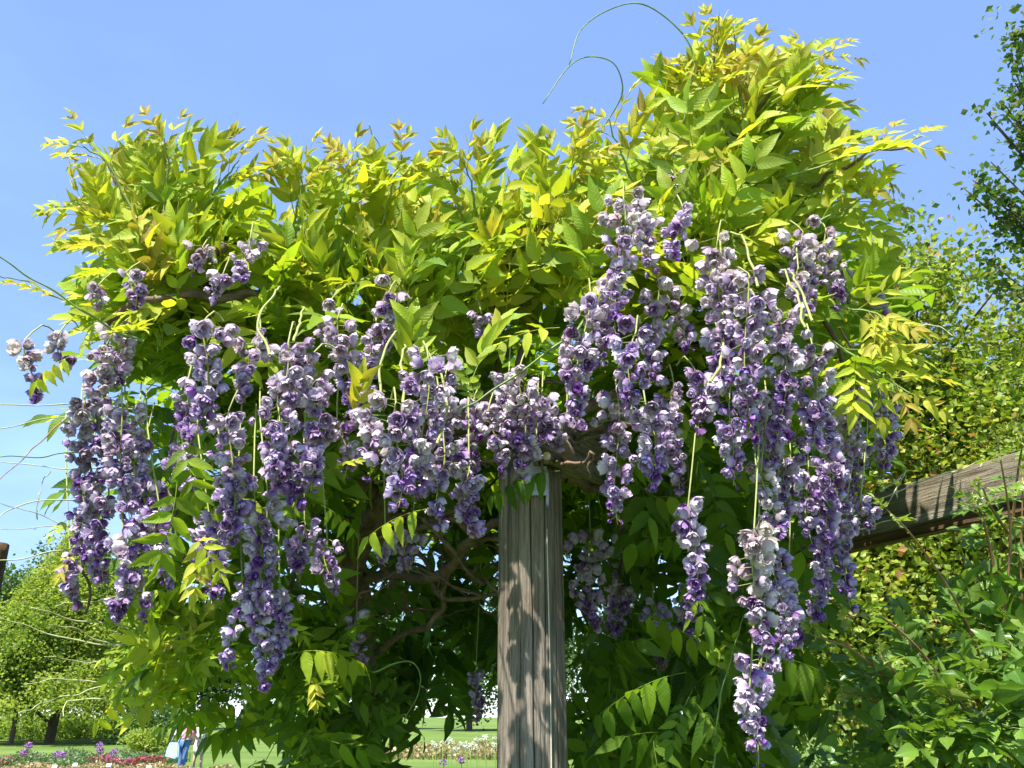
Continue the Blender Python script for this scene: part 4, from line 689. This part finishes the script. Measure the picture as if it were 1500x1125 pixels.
for i, (px, py) in enumerate([(43, 1092), (84, 1105), (92, 1106), (145, 1093), (148, 1100), (166, 1103), (37, 1102), (649, 1117), (676, 1114)]): allium(px, py, 29 if px < 600 else 18, HP, i, 'purple globe-headed allium above the grey leaves of the far bed' if px < 600 else 'small purple allium low among the stems of the white alliums', 'purple alliums', 2.2 if px < 600 else 1.4)
for i, (px, py, lab) in enumerate([(80, 1123, 'white plant label in the tan plants closest to the red flowers'), (110, 1120, 'white plant label midway along the tan plants'), (159, 1121, 'white plant label below the magenta flowers'), (218, 1124, 'white plant label near the cream plants')]):
    p = at(px, py, 26.5); gz = float(ground_z(p[0], p[1])); root = empty('plant_label', (p[0], p[1], gz)); props(root, lab, 'plant label', 'plant labels'); hz = max(.12, p[2] - gz)
    box('stake', (.02, .01, hz + .05), M_STEEL, 0, root, (0, .012, hz / 2 - .03)); box('plate', (.13, .008, .085), M_WHITE, .002, root, (0, 0, hz), (R(-20), 0, 0))
p = at(254, 1070, 36); gz = float(ground_z(p[0], p[1])); sg = empty('notice_sign', (p[0], p[1], gz)); props(sg, 'small white notice on a stake by the bright shrub', 'sign')
box('stake', (.05, .03, p[2] - gz + .1), M_STEEL, 0, sg, (0, .03, (p[2] - gz) / 2 - .05)); box('board', (.24, .02, .32), M_WHITE, .004, sg, (0, 0, p[2] - gz))
SKIN = plain('skin', (.55, .36, .27), .6, .3, .05); HAIR = plain('auburn_hair', (.25, .08, .035), .6, .3, .3, 40); DENIM = plain('denim', (.10, .18, .36), .8, .1, .15, 40); BLUEBAG = plain('blue_bag', (.35, .52, .72), .7, .2, .1, 10); CHECK = plain('grey_patterned_cloth', (.55, .55, .56), .8, .1, .5, 16); WHITEHAT = plain('white_hat', (.8, .79, .76), .7, .2, .05)
def floral(name, basecol, dot):
    m, t = new_mat(name); tx = N(t, 'ShaderNodeTexCoord'); vo = N(t, 'ShaderNodeTexVoronoi', i_Scale=9.0); t.links.new(tx.outputs['Object'], vo.inputs[0]); c = ramp(t, [(.28, dot), (.36, basecol)], vo.outputs['Distance'])
    p_ = N(t, 'ShaderNodeBsdfPrincipled'); p_.inputs['Roughness'].default_value = .8; t.links.new(c, p_.inputs['Base Color']); o = N(t, 'ShaderNodeOutputMaterial'); t.links.new(p_.outputs[0], o.inputs[0]); return m
PINKT = floral('pink_floral_cloth', (.72, .20, .28), (.85, .66, .68)); WHT = floral('white_floral_cloth', (.72, .72, .72), (.2, .2, .22))
def skin_mesh(name, verts, edges, radii, mat, parent, root=0):
    me = bpy.data.meshes.new(name); me.from_pydata([tuple(v) for v in verts], edges, []); o = link(name, me, mat); o.parent = parent
    md = o.modifiers.new('skin', 'SKIN'); md.use_smooth_shade = True
    for v, r_ in zip(me.skin_vertices[0].data, radii): v.radius = (r_, r_) if not isinstance(r_, tuple) else r_
    me.skin_vertices[0].data[root].use_root = True; s = o.modifiers.new('sub', 'SUBSURF'); s.levels = 1; s.render_levels = 2; return o
def person(px, Y, turn, label, top, low, hat, skirt, bend):
    x, y, z = base_at(px, Y); r = empty('person', (x, y, z)); r.rotation_euler = (0, 0, turn); r.scale = (.94, .94, .94); props(r, label, 'person', 'visitors in the garden'); f = bend
    J = [(0, 0, .92), (0, -.04 * f, 1.12), (0, -.16 * f, 1.36), (0, -.2 * f, 1.46), (0, -.24 * f, 1.56), (0, -.27 * f, 1.66), (.18, -.16 * f, 1.36), (.24, -.14 * f - .02, 1.1), (.22, -.3 * f - .12, .9), (.22, -.32 * f - .16, .82), (-.18, -.16 * f, 1.36), (-.24, -.14 * f - .02, 1.1), (-.22, -.3 * f - .12, .9), (-.22, -.32 * f - .16, .82),
         (.1, 0, .86), (.11, -.02, .48), (.11, .02, .08), (.12, -.14, .035), (-.1, 0, .86), (-.11, .03, .48), (-.11, .05, .08), (-.12, -.1, .035)]
    E = [(0, 1), (1, 2), (2, 3), (3, 4), (4, 5), (2, 6), (6, 7), (7, 8), (8, 9), (2, 10), (10, 11), (11, 12), (12, 13), (0, 14), (14, 15), (15, 16), (16, 17), (0, 18), (18, 19), (19, 20), (20, 21)]
    rad = [.13, .12, .13, .05, .085, .075, .06, .045, .033, .04, .06, .045, .033, .04, .085, .058, .042, .035, .085, .058, .042, .035]
    skin_mesh('body', J, E, rad, SKIN, r)
    skin_mesh('top', [J[0], J[1], J[2], J[6], J[7], J[10], J[11]], [(0, 1), (1, 2), (2, 3), (3, 4), (2, 5), (5, 6)], [.165, .15, .155, .085, .066, .085, .066], top, r)
    if skirt: skin_mesh('skirt', [(0, 0, .98), (0, 0, .8), (0, 0, .45)], [(0, 1), (1, 2)], [.16, .2, .24], low, r)
    else: skin_mesh('trousers', [J[0], J[14], J[15], J[16], J[18], J[19], J[20]], [(0, 1), (1, 2), (2, 3), (0, 4), (4, 5), (5, 6)], [.15, .105, .08, .065, .105, .08, .065], low, r)
    hd = J[5]
    skin_mesh('hair', [(0, hd[1] + .03, hd[2] + .03), (0, hd[1] + .06, hd[2] - .08), (0, hd[1] + .08, hd[2] - .18)], [(0, 1), (1, 2)], [.095, .085, .05], HAIR, r)
    if hat:
        V, F, U = tube([(0, hd[1], hd[2] + .05), (0, hd[1], hd[2] + .065), (0, hd[1], hd[2] + .07), (0, hd[1], hd[2] + .15)], [.19, .19, .105, .085], 16); h = link('hat', qmesh('hat', V, F, U, mat=WHITEHAT)); h.parent = r
    return r
person(275, 29, R(150), 'person in a pink flowered top and jeans with a white hat', PINKT, DENIM, True, False, 1.0)
person(297, 29.8, R(200), 'person with auburn hair in a white patterned top and grey skirt', WHT, CHECK, False, True, .3)
bx, by, bz = base_at(260, 28.6); bag = empty('shoulder_bag', (bx, by, bz + .62)); props(bag, 'light blue shoulder bag hanging beside the person in the pink top', 'bag')
bm = bmesh.new(); bmesh.ops.create_cube(bm, size=1); bmesh.ops.subdivide_edges(bm, edges=bm.edges[:], cuts=4, use_grid_fill=True)
for v in bm.verts: v.co = Vector((v.co.x * .36 * (1 - .2 * v.co.z), v.co.y * .16 * (1 - .6 * v.co.z), v.co.z * .4 + .02 * math.sin(v.co.x * 9)))
bmesh.ops.bevel(bm, geom=[e for e in bm.edges if e.calc_face_angle(0) > 1], offset=.03, segments=2, affect='EDGES'); me = bpy.data.meshes.new('pouch'); bm.to_mesh(me); bm.free(); link('pouch', me, BLUEBAG).parent = bag
V, F, U = tube(smooth_path([(-.1, 0, .18), (.1, 0, .55), (.42, .3, .72), (.2, .05, .4), (.13, 0, .18)], 20), .014, 6); link('strap', qmesh('strap', V, F, U, mat=plain('dark_strap', (.03, .03, .04)))).parent = bag
